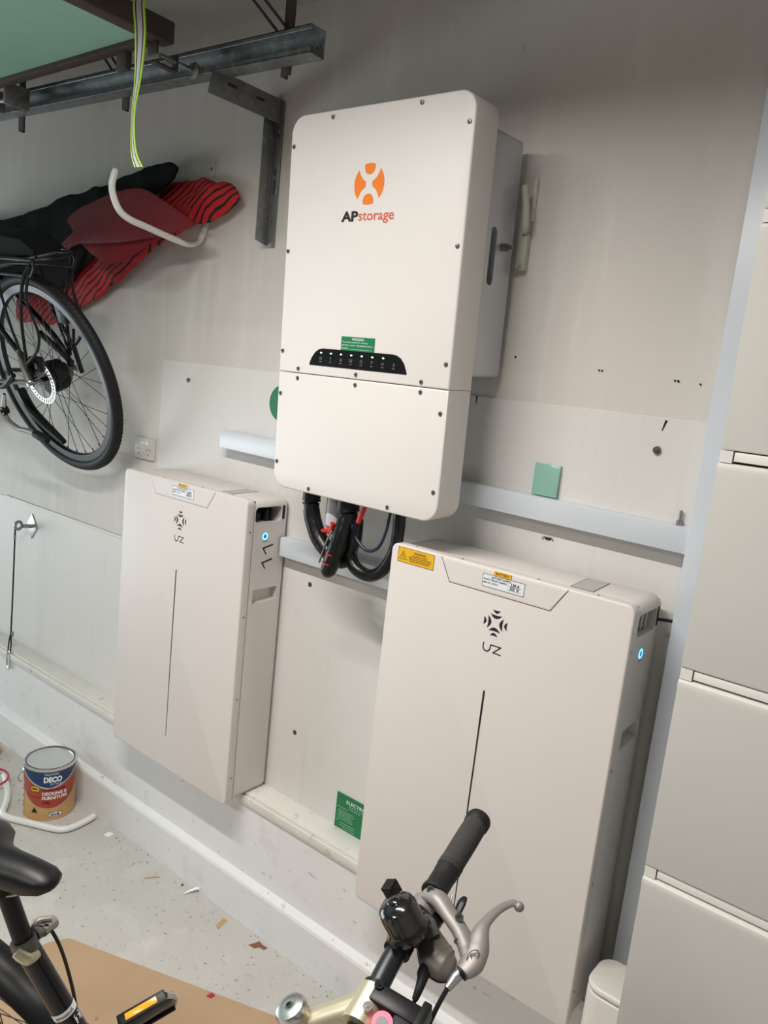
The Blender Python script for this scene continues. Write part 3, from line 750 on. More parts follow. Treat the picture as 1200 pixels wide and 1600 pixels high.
# ================================================================ DRAWER CABINET
CY = -0.40; CX = 0.953
t = thing('drawer_cabinet', 'tall cream drawer cabinet filling the right edge, beside the upright board', 'cabinet', (CX, CY, 0))
b = MB(); b.box((0.004, 0.022, 0.0), (0.9, 0.17, 2.35), 0.002); b.build('carcass', M['cab'], t)
zs = [1.974, 1.632, 1.290, 0.948, 0.606, 0.264]
zt = 2.35
for i, z in enumerate(zs + [0.06]):
    lo = z + (0.010 if i < len(zs) else 0)
    n_ = 'drawer_front'
    p = MB()
    # front panel with a rolled top lip
    prof = [(0.020, lo), (0.002, lo), (0.0, lo + .003), (0.0, zt - .018), (-0.003, zt - .010), (-0.002, zt - .004), (0.004, zt - .001), (0.020, zt)]
    p.prism(prof, 0.0, 0.9, 'YZ')
    d_ = p.build(n_, M['cab'], t, sharp=50)
    if i < len(zs):
        h = MB(); h.box((0.020, 0.0035, z - 0.0060), (0.88, 0.020, z + 0.0080), 0.001); h.build('handle_rail', M['cab'], t)
        h = MB(); h.box((0.018, 0.012, z - 0.0085), (0.89, 0.021, z + 0.0095)); h.build('recess_shadow_gap', M['dark'], t)
        h = MB(); h.box((0.0, 0.0025, z - 0.009), (0.0180, 0.022, z + 0.0088)); h.build('side_stop', M['cab'], t)
    zt = z - 0.009

# tub between battery and cabinet
t = thing('storage_tub', 'rounded cream tub on the floor, squeezed between large battery and cabinet', 'tub', (0.875, -0.165, 0))
b = MB(); b.prism(rrect(-0.045, -0.055, 0.075, 0.055, 0.035), 0, 0.535, 'XY', bev=0.004, seg=4); b.build('body', M['tubwhite'], t)
b = MB(); b.prism(rrect(-0.045, -0.055, 0.075, 0.055, 0.035), 0.536, 0.552, 'XY', bev=0.007, seg=3); b.build('lid', M['tubwhite'], t)

# ================================================================ GARAGE DOOR GEAR (upper left)
t = thing('door_track', 'galvanised steel door track running under the ceiling at upper left', 'track', (0, -0.25, 2.405))
b = MB(); th = 0.003; x0, x1 = -3.2, -0.128; sl = 0.0185
for (ya, yb, za, zb) in ((0.045, 0.048, 0, 0.062), (0.0, 0.048, 0.059, 0.062), (0.0, 0.048, 0, 0.003), (0.0, 0.003, 0.0, 0.013), (0.0, 0.003, 0.051, 0.062)):
    bb = MB(); bb.box((x0, ya, za), (x1, yb, zb), 0.0006, 1)
    for v in bb.bm.verts: v.co.z += -(v.co.x - x1) * sl
    b.merge(bb.bm)
b.build('channel', M['galv'], t)
b = MB()
for x in (x1 - 0.018, x1 - 0.05): b.lathe([(0, 0.004), (0.006, 0.003), (0.007, 0)], frame((x, 0.044, 0.033), (0, -1, 0)), 12)
b.build('rivet', M['steel'], t)
b = MB(); b.box((-0.60, 0.0435, 0.045), (-0.575, 0.0445, 0.052)); b.build('track_slot', M['white'], t)

for i, (x, lab) in enumerate(((-0.258, 'dark hanger strap at the right end of the door track'), (-0.934, 'dark hanger strap of the door track behind the striped leash'), (-1.553, 'dark hanger strap of the door track at far left'))):
    t = thing('track_hanger', lab, 'bracket', (x, -0.198, 2.39), group='hangers of the door track')
    b = MB(); b.box((-0.018, 0, 0.0), (-0.014, 0.022, 0.268), 0.001); b.box((-0.018, 0, 0.0), (0.016, 0.004, 0.268), 0.001); b.build('upright', M['brown'], t)
    b = MB(); b.box((-0.018, -0.40, 0.262), (-0.014, 0.0, 0.240 + .028), 0.001); b.box((-0.018, -0.40, 0.2635), (0.018, 0.022, 0.2685), 0.001); b.build('top_arm', M['brown'], t)
for (x, y_, lab) in ((-0.30, -.2, 'far right'), (-1.0, -.2, 'left hand')):
    for k_ in (0, 1):
        b = MB(); dx = 0.035 * k_
        b.cyl((x + dx + .01, y_, 2.490), (x + dx - 0.17, y_ + .0, 2.655), 0.0035)
        tag(b.build('brace_rod', M['brown']), ('left' if k_ == 0 else 'right') + ' thin brown rod of the %s pair above the door track' % lab, 'rod', 'brace rods of the door track')

# galvanised wall bracket under the track
t = thing('wall_bracket', 'galvanised steel angle bracket holding the door track to the wall', 'bracket', (-0.478, 0, 2.0))
b = MB(); b.box((-0.016, -0.048, 0.028), (-0.012, 0, 0.419), 0.001); b.box((-0.012, -0.005, 0.024), (0.018, -0.0005, 0.419), 0.001)
# slanted foot
for v in b.bm.verts:
    if v.co.z < 0.05 and v.co.y < -0.04: v.co.z += 0.010
b.build('upright', M['galvdark'], t)
b = MB(); b.box((0.0045, -0.262, 0.358), (0.0075, 0, 0.4195), 0.001); b.box((-0.050, -0.262, 0.4195), (0.0075, 0, 0.4225), 0.001)
for v in b.bm.verts:
    if v.co.y < -0.25 and v.co.z > .40: v.co.y += 0.012
b.build('arm', M['galvdark'], t)
b = MB()
for (z, l_) in ((0.325, .02), (0.22, .02), (0.17, .04)): b.box((-0.001, -0.0058, z), (0.005, -0.0051, z + l_))
for (y_, l_) in ((-0.20, .03), (-0.10, .03)): b.box((0.0074, y_, .395), (0.0079, y_ + l_, .403))
b.build('slot', M['dark'], t)
b = MB()
for z in (0.10, 0.34): b.lathe([(0, .005), (.006, .005), (.007, 0)], frame((0.003, -0.005, z), (0, -1, 0)), 6)
b.build('bolt', M['steel'], t)

# tilt door, open overhead
t = thing('tilt_door', 'open garage tilt door with mint green underside and brown frame, overhead at upper left', 'garage door', (-0.52, -0.335, 2.45))
b = MB(); b.box((-3.2, -2.7, 0.012), (-0.02, -0.03, 0.030), 0.001); b.build('door_skin', M['door'], t)
b = MB(); b.box((-0.048, -2.72, 0.0), (0.0, 0.0, 0.052), 0.004); b.build('end_beam', M['brown'], t)
b = MB(); b.box((-3.2, -0.052, 0.0), (-0.05, -0.020, 0.050), 0.002); b.build('side_beam', M['brown'], t)
b = MB()
for yy in (-0.55, -1.0): b.box((-0.9, yy, 0.006), (-0.06, yy + .02, 0.012))
b.build('rib', M['door'], t)
b = MB(); b.tube([(-0.95, -0.10, -0.004), (-1.6, -0.55, 0.0), (-2.6, -1.2, 0.0)], [0.010, 0.010, 0.010], 8, smooth=0); b.build('lift_arm', M['galvdark'], t)
# rollers and springs riding on the track
b = MB(); b.box((-0.20, -0.035, -0.045), (-0.155, -0.018, 0.03), 0.003); b.build('roller_bracket', M['brown'], t)
b = MB(); b.box((-0.055, -0.040, -0.030), (-0.015, -0.034, 0.0), 0.002); b.box((-0.045, -0.036, -0.050), (-0.022, 0.03, -0.044), 0.002); b.box((-0.045, 0.026, -0.050), (-0.022, 0.032, -0.010), 0.002); b.build('corner_bracket', M['brown'], t)
for x in (-0.03, -0.92):
    zz = -.026 if x > -.5 else -.012
    b = MB(); b.lathe([(0, -.008), (0.017, -.008), (0.021, 0), (0.017, .008), (0, .008)], frame((x, 0.085, zz), (0, 1, 0)), 24); b.build('roller', M['galvdark'], t)
    b = MB(); b.cyl((x, -0.02, zz), (x, 0.10, zz), 0.006); b.build('axle', M['galv'], t)
for dz in (0.0, 0.018, -0.018):
    b = MB(); b.cyl((-0.97, 0.02 + dz, -0.010 + dz * .3), (-0.84, 0.02 + dz, -0.024 + dz * .3), 0.007); b.build('spring_tube', M['galvdark'], t)
b = MB(); b.box((-1.0, -0.02, -0.035), (-0.985, 0.06, 0.03), 0.004); b.box((-0.84, -0.02, -0.045), (-0.825, 0.06, 0.02), 0.004); b.cyl((-1.03, -.03, 0.0), (-1.0, -.03, 0.0), .02); b.build('spring_bracket', M['galvdark'], t)

# striped leash
cen = [(-0.440, -0.470, 2.500), (-0.4295, -0.5, 2.470), (-0.4190, -0.5, 2.395), (-0.4200, -0.5, 2.310), (-0.4330, -0.5, 2.227), (-0.4250, -0.5, 2.149), (-0.4010, -0.5, 2.109)]
t = thing('webbing_leash', 'grey webbing leash with lime green edges hanging from the open door', 'strap', (0, 0, 0))


def ribbon(name, mt, o0, o1, dy):
    P = [Vector(p) for p in cen]; Q = []
    for i in range(len(P) - 1):
        p0 = P[max(i - 1, 0)]; p1 = P[i]; p2 = P[i + 1]; p3 = P[min(i + 2, len(P) - 1)]
        for k_ in range(8):
            t_ = k_ / 8; Q.append(0.5 * ((2 * p1) + (p2 - p0) * t_ + (2 * p0 - 5 * p1 + 4 * p2 - p3) * t_ * t_ + (3 * p1 - p0 - 3 * p2 + p3) * t_ ** 3))
    Q.append(P[-1]); rings = []
    for i, p in enumerate(Q):
        tw = 0.35 * math.sin(i / 7.0); a = Vector((math.cos(tw), math.sin(tw), 0.0)); n_ = Vector((-a.y, a.x, 0))
        sc_ = 0.92 if i < 30 else 0.78
        rings.append([p + a * o0 * sc_ - n_ * (.001 + dy), p + a * o1 * sc_ - n_ * (.001 + dy), p + a * o1 * sc_ + n_ * (.001 + dy), p + a * o0 * sc_ + n_ * (.001 + dy)])
    b_ = MB(); b_.loft(rings); b_.build(name, mt, t)


ribbon('webbing', M['reflect'], -0.0125, 0.0125, 0)
ribbon('dark_stripe', M['ink'], -0.0105, -0.0075, 0.0004); ribbon('dark_stripe', M['ink'], 0.0075, 0.0105, 0.0004)
ribbon('lime_edge', M['lime'], -0.0165, -0.0125, 0.0003); ribbon('lime_edge', M['lime'], 0.0125, 0.0165, 0.0003)

# ================================================================ WALL HOOK, BAGS, PADDLES
t = thing('storage_hook', 'large white coated storage hook on the wall holding the paddles', 'hook', (-0.77, 0, 2.05))
b = MB(); b.tube([(0, 0.0, 0.058), (0, -.011, 0.025), (0, -.030, -.008), (0, -.065, -.023), (0, -.125, -.019), (0, -.215, -.005), (0, -.275, .005), (0, -.308, .022), (0, -.328, .055), (0, -.334, .085), (0, -.326, .120)], 0.0095, 14)
b.build('tube', M['whitetube'], t)
b = MB(); b.sphere((0, -.326, .120), 0.0095, seg=14); b.build('end_cap', M['whitetube'], t)


def lumpy(name, st, mt, lab, cat, seed, amp=0.012, seg=26, per=8):
    """st: (x, y, z, half height, half thickness) stations of a soft bundle"""
    S2 = []
    for i in range(len(st) - 1):
        p0 = Vector(st[max(i - 1, 0)]); p1 = Vector(st[i]); p2 = Vector(st[i + 1]); p3 = Vector(st[min(i + 2, len(st) - 1)])
        for k_ in range(per):
            t_ = k_ / per; S2.append(0.5 * ((2 * p1) + (p2 - p0) * t_ + (2 * p0 - 5 * p1 + 4 * p2 - p3) * t_ * t_ + (3 * p1 - p0 - 3 * p2 + p3) * t_ ** 3))
    S2.append(Vector(st[-1])); rings = []
    for s5 in S2:
        x, y_, z, hh, ht = s5[0], s5[1], s5[2], s5[3], s5[4]
        r_ = []
        for k_ in range(seg):
            a = 2 * PI * k_ / seg
            p = Vector((x + 0.15 * hh * math.sin(a), y_ + ht * math.cos(a), z + hh * math.sin(a)))
            n_ = noise.noise(Vector((p.x * 9 + seed, p.y * 9, p.z * 16))) + .5 * noise.noise(Vector((p.x * 25 + seed, p.y * 20, p.z * 40)))
            d_ = Vector((0, math.cos(a), math.sin(a)))
            q = p + d_ * amp * n_
            q.y = min(q.y, -0.004)
            r_.append(q)
        rings.append(r_)
    b_ = MB(); b_.loft(rings); o_ = b_.build(name, mt, None, sharp=80)
    return tag(o_, lab, cat)


lumpy('striped_fabric', [(-0.588, -0.030, 2.157, 0.008, 0.007), (-0.629, -0.030, 2.157, 0.039, 0.016), (-0.73, -0.030, 2.157, 0.059, 0.022), (-0.845, -0.030, 2.15, 0.076, 0.022), (-0.97, -0.030, 2.114, 0.086, 0.020), (-1.121, -0.030, 2.038, 0.086, 0.020), (-1.293, -0.030, 1.947, 0.086, 0.018), (-1.435, -0.030, 1.881, 0.075, 0.016), (-1.631, -0.030, 1.831, 0.085, 0.016), (-1.858, -0.030, 1.82, 0.06, 0.014)],
      M['stripe'], 'red fabric bundle with black stripes on the wall hook, behind the paddle', 'fabric', 3.3, 0.014)
lumpy('cover_bag', [(-0.827, -0.080, 2.243, 0.01, 0.007), (-0.905, -0.080, 2.224, 0.039, 0.014), (-1.053, -0.080, 2.196, 0.053, 0.018), (-1.215, -0.080, 2.152, 0.072, 0.020), (-1.398, -0.080, 2.056, 0.155, 0.018), (-1.635, -0.080, 2.009, 0.16, 0.018), (-1.923, -0.080, 1.992, 0.143, 0.022), (-2.281, -0.080, 1.987, 0.133, 0.022), (-2.486, -0.080, 1.997, 0.041, 0.015)],
      M['cloth'], 'long black fabric cover bag lying along the wall at upper left', 'bag', 8.1, 0.013)


def blade(y_, out, name, label, mt, shaft_to):
    t_ = thing(name, label, 'paddle', (0, y_, 0))
    b_ = MB(); b_.prism(out, -0.004, 0.004, 'XZ', bev=0.0025)
    bmesh.ops.triangulate(b_.bm, faces=[f_ for f_ in b_.bm.faces if len(f_.verts) > 4])
    b_.build('blade', mt, t_)
    (xa, za), (xb, zb) = shaft_to
    b_ = MB(); b_.tube([(xa + .25, 0.0, za + .028 + .012), (xa + .05, 0, za + .008), (xa, 0, za)], [0.002, 0.010, 0.0125], 12, smooth=4, flat=.5); b_.build('spine', mt, t_)
    b_ = MB(); b_.cyl((xa + .01, 0, za), (xa - .03, 0.003, za - .006), 0.0135); b_.build('ferrule', M['alu'], t_)
    b_ = MB(); b_.cyl((xa - .03, 0.003, za - .006), (xb, -0.02, zb), 0.0125); b_.build('shaft', M['black'], t_)
    return t_


ol = [(-1.3867, 2.0252), (-1.3086, 2.0617), (-1.3513, 2.1013), (-1.3372, 2.1132), (-1.3166, 2.1241), (-1.2895, 2.1339), (-1.2559, 2.1426), (-1.2158, 2.1502), (-1.1605, 2.1626), (-1.108, 2.1722),
      (-1.0582, 2.1791), (-1.0111, 2.1832), (-0.9668, 2.1846), (-0.9472, 2.1836), (-0.9267, 2.1807), (-0.9055, 2.1758), (-0.8835, 2.169), (-0.772, 2.1221), (-0.6782, 2.0804), (-0.6701, 2.0745),
      (-0.6666, 2.0691), (-0.6676, 2.0643), (-0.6732, 2.0601), (-0.6834, 2.0565), (-0.772, 2.0455), (-0.8543, 2.0353), (-1.022, 2.0228), (-1.2065, 2.0228), (-1.2929, 2.024), (-1.3398, 2.0044)]
blade(-0.130, ol, 'kayak_paddle', 'dusty dark red paddle blade lying across the white wall hook', M['blade'], ((-1.368, 2.011), (-2.2, 1.90)))
ol2 = [(-1.3143, 2.0399), (-1.2216, 1.9935), (-1.1289, 1.9596), (-1.0569, 1.9627), (-0.9642, 1.9905), (-0.8612, 2.0347), (-0.748, 2.0862), (-0.6965, 2.1119), (-0.7274, 2.1325), (-0.8612, 2.1222), (-1.1701, 2.0811)]
b = MB(); b.prism(ol2, -0.118, -0.113, 'XZ', bev=0.002); bmesh.ops.triangulate(b.bm, faces=[f_ for f_ in b.bm.faces if len(f_.verts) > 4])
tag(b.build('paddle_bag', M['darkred']), 'plain dark red nylon piece under the paddle blade', 'fabric')


# ================================================================ BICYCLES
def wheel(parent, c, R=0.345, tw=0.019, side=True, hub=(0.02, 0.03), full=True):
    """spoked wheel in the local XZ plane, axle along local Y"""
    m_ = frame(c, (0, 1, 0))
    w = MB(); w.torus(R - tw, tw, m_, 96, 14, 1.0)
    # tread knobs
    for i in range(120):
        a = 2 * PI * i / 120
        for s_ in (-1, 1):
            mm = m_ @ Matrix.Rotation(a, 4, 'Z') @ Matrix.Translation((R - .002, 0, s_ * .007)) @ Matrix.Rotation(-s_ * .5, 4, 'Y')
            if full: w.box((-.002, -.005, -.004), (.002, .005, .004), m=mm)
    tire = w.build('tire', M['rubber'], parent)
    w = MB(); w.lathe([(R - .036, -.011), (R - .058, -.009), (R - .062, 0), (R - .058, .009), (R - .036, .011), (R - .036, -.011)], m_, 96); rim = w.build('rim', M['bar'], parent)
    w = MB()
    for i in range(32):
        a = 2 * PI * i / 32; s_ = 1 if i % 2 else -1; off = (0.55 if (i // 2) % 2 else -0.55)
        r1 = hub[1]
        p0 = Vector((r1 * math.cos(a + off * 1.6), r1 * math.sin(a + off * 1.6), s_ * 0.026)); p1 = Vector(((R - .06) * math.cos(a), (R - .06) * math.sin(a), 0))
        w.tube([m_ @ p0, m_ @ p1], 0.0011, 5, smooth=0)
        p2 = p1 * 0.955; w.tube([m_ @ p1, m_ @ p2], 0.0022, 6, smooth=0)
    w.build('spokes', M['ink'], parent)
    w = MB(); w.lathe([(0.0, -.05), (.008, -.05), (.008, -.032), (r1, -.03), (r1, -.022), (r1 * .6, -.018), (r1 * .6, .018), (r1, .022), (r1, .03), (.008, .032), (.008, .05), (0, .05)], m_, 32)
    w.build('hub', M['black'], parent)
    return tire


ya, ti = .041, -.362
bu = Vector((math.cos(ya), math.sin(ya), 0)); bw = Vector((-math.sin(ya) * math.sin(ti), math.cos(ya) * math.sin(ti), math.cos(ti))); bn = bu.cross(bw)
bk = thing('bicycle', 'black bicycle with rear rack hung on the wall at left edge', 'bicycle', (-1.283, -0.2, 1.575))
bk.rotation_euler = Matrix((bu, -bn, bw)).transposed().to_euler()
wheel(bk, (0, 0, 0), hub=(0.02, 0.052))
w = MB(); w.lathe([(0, -.022), (.035, -.022), (.052, -.018), (.055, 0), (.052, .028), (.048, .03), (0, .034)], frame((0, 0, 0), (0, 1, 0)), 40); w.build('hub_motor', M['black'], bk)
w = MB(); w.lathe([(0.028, .034), (0.036, .036), (0.036, .048), (0.030, .05), (0.022, .062), (0, .062)], frame((0, 0, 0), (0, 1, 0)), 30); w.build('sprocket', M['screw'], bk)
# brake rotor with holes
w = MB(); mr_ = frame((0, -0.052, 0), (0, 1, 0))
for i in range(36):
    a = 2 * PI * i / 36; da = 2 * PI / 36
    for (ra, rb_, aa, ab) in ((.062, .066, 0, 1), (.078, .082, 0, 1), (.066, .078, 0, .5)):
        q = []
        for r_, g_ in ((ra, aa), (rb_, aa), (rb_, ab), (ra, ab)):
            an = a + da * g_ + (0.08 * (r_ - .062) / .02); q.append((r_ * math.cos(an), r_ * math.sin(an)))
        w.prism(q, -.001, .001, 'XY', m=mr_)
for i in range(6):
    a = 2 * PI * i / 6; w.tube([mr_ @ Vector((.015 * math.cos(a), .015 * math.sin(a), 0)), mr_ @ Vector((.063 * math.cos(a + .45), .063 * math.sin(a + .45), 0))], .0025, 6, smooth=0)
w.build('brake_rotor', M['rotor'], bk)
w = MB(); w.cyl((-.0, -.10, 0), (0, .09, 0), .006); w.cyl((0, -.088, 0), (0, -.080, 0), .013, .013, 6); w.cyl((0, .080, 0), (0, .088, 0), .013, .013, 6); w.build('axle', M['steel'], bk)
w = MB(); w.box((-0.015, -0.066, 0.035), (0.045, -0.040, 0.085), .008); w.cyl((0.03, -.070, .06), (.03, -.04, .06), .012); w.build('brake_caliper', M['black'], bk)
# frame
for s_, n_ in ((-1, 'near'), (1, 'far')):
    y_ = s_ * .072
    w = MB(); w.tube([(0.0, y_, 0.0), (-0.10, y_, -0.008), (-0.24, y_ * .95, -0.020), (-0.44, y_ * .6, -0.030)], [.012, .013, .014, .014], 10, flat=.6); w.build('chainstay', M['casting'] if s_ < 0 else M['paintblk'], bk)
    w = MB(); w.tube([(0.005, y_, 0.01), (-0.02, y_, 0.08), (-0.10, y_, 0.165), (-0.30, y_ * .7, 0.36), (-0.50, y_ * .3, 0.52)], [.011, .010, .009, .009, .009], 10); w.build('seatstay', M['paintblk'], bk)
w = MB(); w.tube([(-0.018, -.076, 0.0), (-0.03, -.076, .05), (-0.035, -.076, .11)], [.016, .014, .008], 10, flat=.5); w.build('dropout', M['alu'], bk)
w = MB(); w.tube([(-.44, 0, -.03), (-.50, 0, .15), (-.61, 0, .52)], .017, 12, smooth=0); w.build('seat_tube', M['paintblk'], bk)
w = MB(); w.tube([(-.44, 0, -.03), (-.93, 0, .40)], .022, 12, smooth=0); w.build('down_tube', M['paintblk'], bk)
w = MB(); w.tube([(-.57, 0, .43), (-.95, 0, .50)], .017, 12, smooth=0); w.build('top_tube', M['paintblk'], bk)
w = MB(); w.tube([(-.96, 0, .56), (-.91, 0, .36)], .022, 12, smooth=0); w.build('head_tube', M['paintblk'], bk)
for s_ in (-1, 1):
    w = MB(); w.tube([(-.915, s_ * .03, .37), (-.94, s_ * .055, .30), (-1.06, s_ * .055, 0)], [.015, .014, .010], 10, smooth=0); w.build('fork_leg', M['paintblk'], bk)
fw = thing('front_wheel', 'x', 'x'); del fw['label']; del fw['category']; fw.parent = bk; fw.location = (-1.06, 0, 0)
wheel(fw, (0, 0, 0), full=False)
# rack
w = MB()
for s_ in (-1, 1):
    y_ = s_ * .065
    w.tube([(0.21, y_, .395), (0.05, y_, .402), (-.30, y_, .405)], .0055, 8)
    w.tube([(0.178, y_ * 1.15, .350), (0.0, y_ * 1.15, .358), (-.28, y_ * 1.15, .36)], .0050, 8)
    w.tube([(0.195, y_ * 1.05, .398), (0.203, y_ * 1.1, .375), (0.178, y_ * 1.15, .350)], .0050, 8)
w.tube([(0.21, -.065, .395), (0.235, -.03, .393), (0.235, .03, .393), (0.21, .065, .395)], .0055, 8)
w.tube([(0.10, -.065, .400), (0.10, .065, .400)], .005, 8, smooth=0); w.tube([(-.08, -.065, .402), (-.08, .065, .402)], .005, 8, smooth=0)
w.build('rack_top', M['black'], bk)
for s_ in (-1, 1):
    y_ = s_ * .082
    w = MB(); w.tube([(0.0, y_, .05), (0.06, y_, .22), (0.14, y_, .34), (0.20, y_ * .85, .395)], [.0055] * 4, 8); w.build('rack_leg', M['black'], bk)
    w = MB(); w.tube([(0.0, y_, .065), (0.055, y_, .092), (0.108, y_, .130), (0.135, y_, .180), (0.125, y_, .25), (0.135, y_, .30), (0.185, y_ * .9, .38)], [.0048] * 7, 8); w.build('rack_leg', M['black'], bk)
    w = MB(); w.tube([(0.0, y_, .06), (-.02, y_, .2), (-.02, y_ * .9, .39)], .0045, 8); w.build('rack_leg', M['black'], bk)
w = MB(); w.loft([[(x_, yy, zz) for yy, zz in ((-.055, .408), (.055, .408), (.05, h_), (-.05, h_))] for x_, h_ in ((-.30, .47), (-.05, .475), (.13, .455), (.19, .42))]); w.build('rack_bag', M['cloth'], bk)
w = MB(); w.box((.045, .045, .17), (.10, .065, .25), .006); w.build('fender_bracket', M['black'], bk)
w = MB(); w.tube([(-.114, .06, .127), (-.03, .062, .075), (.03, .062, .03)], [.011, .011, .010], 8, smooth=0); w.build('motor_arm', M['black'], bk)
w = MB(); w.tube([(.012, .06, .21), (.05, .06, .14), (.073, .06, .094)], .006, 8); w.tube([(.073, .06, .094), (.101, .06, .15)], .005, 8, smooth=0); w.tube([(.073, .06, .094), (.078, .06, .0)], .008, 8, smooth=0); w.build('torque_arm', M['black'], bk)
# kickstand folded along the wheel
w = MB(); w.cyl((-.252, -.095, -.125), (-.252, -.072, -.125), .016, .016, 16); w.cyl((-.252, -.10, -.125), (-.252, -.095, -.125), .006); w.build('kickstand_pivot', M['black'], bk)
w = MB(); w.tube([(-.262, -.085, -.135), (-.243, -.085, -.165), (-.190, -.085, -.185), (-.13, -.085, -.186), (-.072, -.085, -.190)], [.012, .010, .009, .0095, .011], 10); w.build('kickstand', M['casting'], bk)
w = MB(); w.tube([(-.085, -.085, -.190), (-.05, -.085, -.198), (-.015, -.085, -.207)], [.014, .016, .012], 10); w.build('kickstand_foot', M['rubber'], bk)
w = MB(); w.tube([(-.250, -.082, -.112), (-.225, -.082, -.075), (-.215, -.082, -.060)], [.010, .007, .006], 8); w.build('kickstand_spring', M['chrome'], bk)
w = MB(); w.tube([(-.235, -.01, -.07), (-.18, -.02, -.14), (-.09, -.02, -.205), (-.03, -.02, -.24)], [.018, .018, .015, .010], 10); w.build('chain_guard', M['black'], bk)
w = MB(); w.tube([(-.10, -.085, .02), (-.20, -.088, -.03), (-.30, -.088, .0)], .009, 8); w.build('brake_hose', M['black'], bk)

# ---- foreground bicycle: root near the bottom bracket
fb = thing('bicycle', 'black bicycle parked in the foreground, seen from above, with bell on its handlebar', 'bicycle', (0, 0, 0))
PF = lambda *p: Vector(p)
# saddle (loft along its axis)
sa = Vector((0.338, -1.082, 0.945)); hx = Vector((0.957, 0.290, 0.03)).normalized(); hy = Vector((-hx.y, hx.x, 0)).normalized(); hz = hx.cross(hy)
rings = []
for (d, wh, up_, dn) in ((0.012, 0.004, 0.000, 0.006), (0.005, 0.018, 0.006, 0.016), (-0.010, 0.0250, 0.011, 0.026), (-0.04, 0.0275, 0.014, 0.036), (-0.08, 0.0300, 0.015, 0.038), (-0.105, 0.036, 0.014, 0.036), (-0.122, 0.050, 0.013, 0.034),
                         (-0.140, 0.072, 0.013, 0.036), (-0.165, 0.085, 0.014, 0.040), (-0.20, 0.088, 0.016, 0.042), (-0.24, 0.080, 0.014, 0.040), (-0.27, 0.060, 0.006, 0.030), (-0.278, 0.03, -0.004, 0.018)):
    r_ = []
    for k_ in range(24):
        a = 2 * PI * k_ / 24; cy_, sz = math.cos(a), math.sin(a)
        r_.append(sa + hx * d + hy * wh * cy_ + hz * ((up_ if sz > 0 else dn) * sz - (0.010 * cy_ * cy_ * wh / .083)))
    rings.append(r_)
b = MB(); b.loft(rings); sad = b.build('saddle', M['bar'], fb, sharp=60)
sad.data.materials[0] = mat('saddle_vinyl', (0.005, 0.005, 0.0055), 0.42, spec=0.3)
b = MB(); b.tube([sa + hx * (-.04) - hz * .03, sa + hx * (-.09) - hz * .055, sa + hx * (-.17) - hz * .05, sa + hx * (-.24) - hz * .035], .0035, 8); b.build('saddle_rail', M['steel'], fb)
pt = Vector((0.240, -1.100, 0.895)); pc = Vector((0.268, -1.080, 0.800)); pdn = (pc - pt).normalized()
bbp = Vector((0.412, -0.905, 0.34))
b = MB(); b.cyl(pt, pc + pdn * .02, 0.0140, 0.0140, 20); b.box((-.025, -.02, -.012), (.025, .02, .012), .006, m=frame(pt, -pdn)); b.build('seatpost', M['black'], fb)
b = MB(); b.cyl(pc - pdn * .006, pc + pdn * .018, 0.0190, 0.0190, 24); q0 = pc + hy * .018; q1 = pc + hy * .045
b.cyl(q0 + hx * .004, q1 + hx * .004, 0.0085, 0.0085, 16)
b.build('seat_clamp', M['pod'], fb)
b = MB(); b.tube([pc + hx * .005 + hy * -.02, pc + hx * .02 - hy * .012 - hz * .012, pc + hx * .024 + hy * .004 - hz * .012], [.008, .009, .006], 10); b.build('clamp_bolt', M['gold'], fb)
b = MB(); b.cyl(q0 + hx * .004 + hy * .012, q1 + hx * .004 + hy * .010, .0105, .0105, 10); b.build('quick_release_nut', M['casting'], fb)
b = MB(); b.tube([q0 - hx * .006 + hz * .004, (q0 + q1) / 2 + hz * .014 - hx * .004, q1 + hz * .013 + hx * .008], [.004, .005, .004], 8); b.build('quick_release_lever', M['casting'], fb)
sd_ = (bbp - pc).normalized()
b = MB(); b.cyl(pc + sd_ * .012, bbp, 0.0175, 0.0190, 28); stt = b.build('seat_tube', M['paintblk'], fb)


def tube_fn(o_, ax, r_, toward):
    ax = ax.normalized(); tw_ = (Vector(toward) - Vector(o_)); tw_ = (tw_ - ax * tw_.dot(ax)).normalized(); sd2 = ax.cross(tw_)
    return lambda u, v: Vector(o_) + ax * v + r_ * (tw_ * math.cos(u / r_) + sd2 * math.sin(u / r_))


CAMP = (1.269, -1.618, 1.696)
fn = tube_fn(pc, sd_, 0.0184, CAMP)
b = MB()
for i in range(14):
    u0_ = -0.028 + i * 0.004
    quad(b, u0_, 0.128, u0_ + .004, 0.140, fn)
b.build('frame_decal', M['white'], fb)
b = MB(); text(b, 'Accessories', -0.012, 0.137, 0.018, 0.131, tube_fn(pc, sd_, 0.0187, CAMP), 0.01); b.build('decal_print', M['ink'], fb)
b = MB(); f2 = tube_fn(pc, sd_, 0.0187, CAMP); stroke(b, [(-.019, .146), (-.007, .146), (-.007, .160), (-.019, .160), (-.019, .146)], .0012, f2); text(b, '13', -.008, .149, -.018, .157, lambda u, v: f2(u, v), 0.02); b.build('size_decal', M['white'], fb)
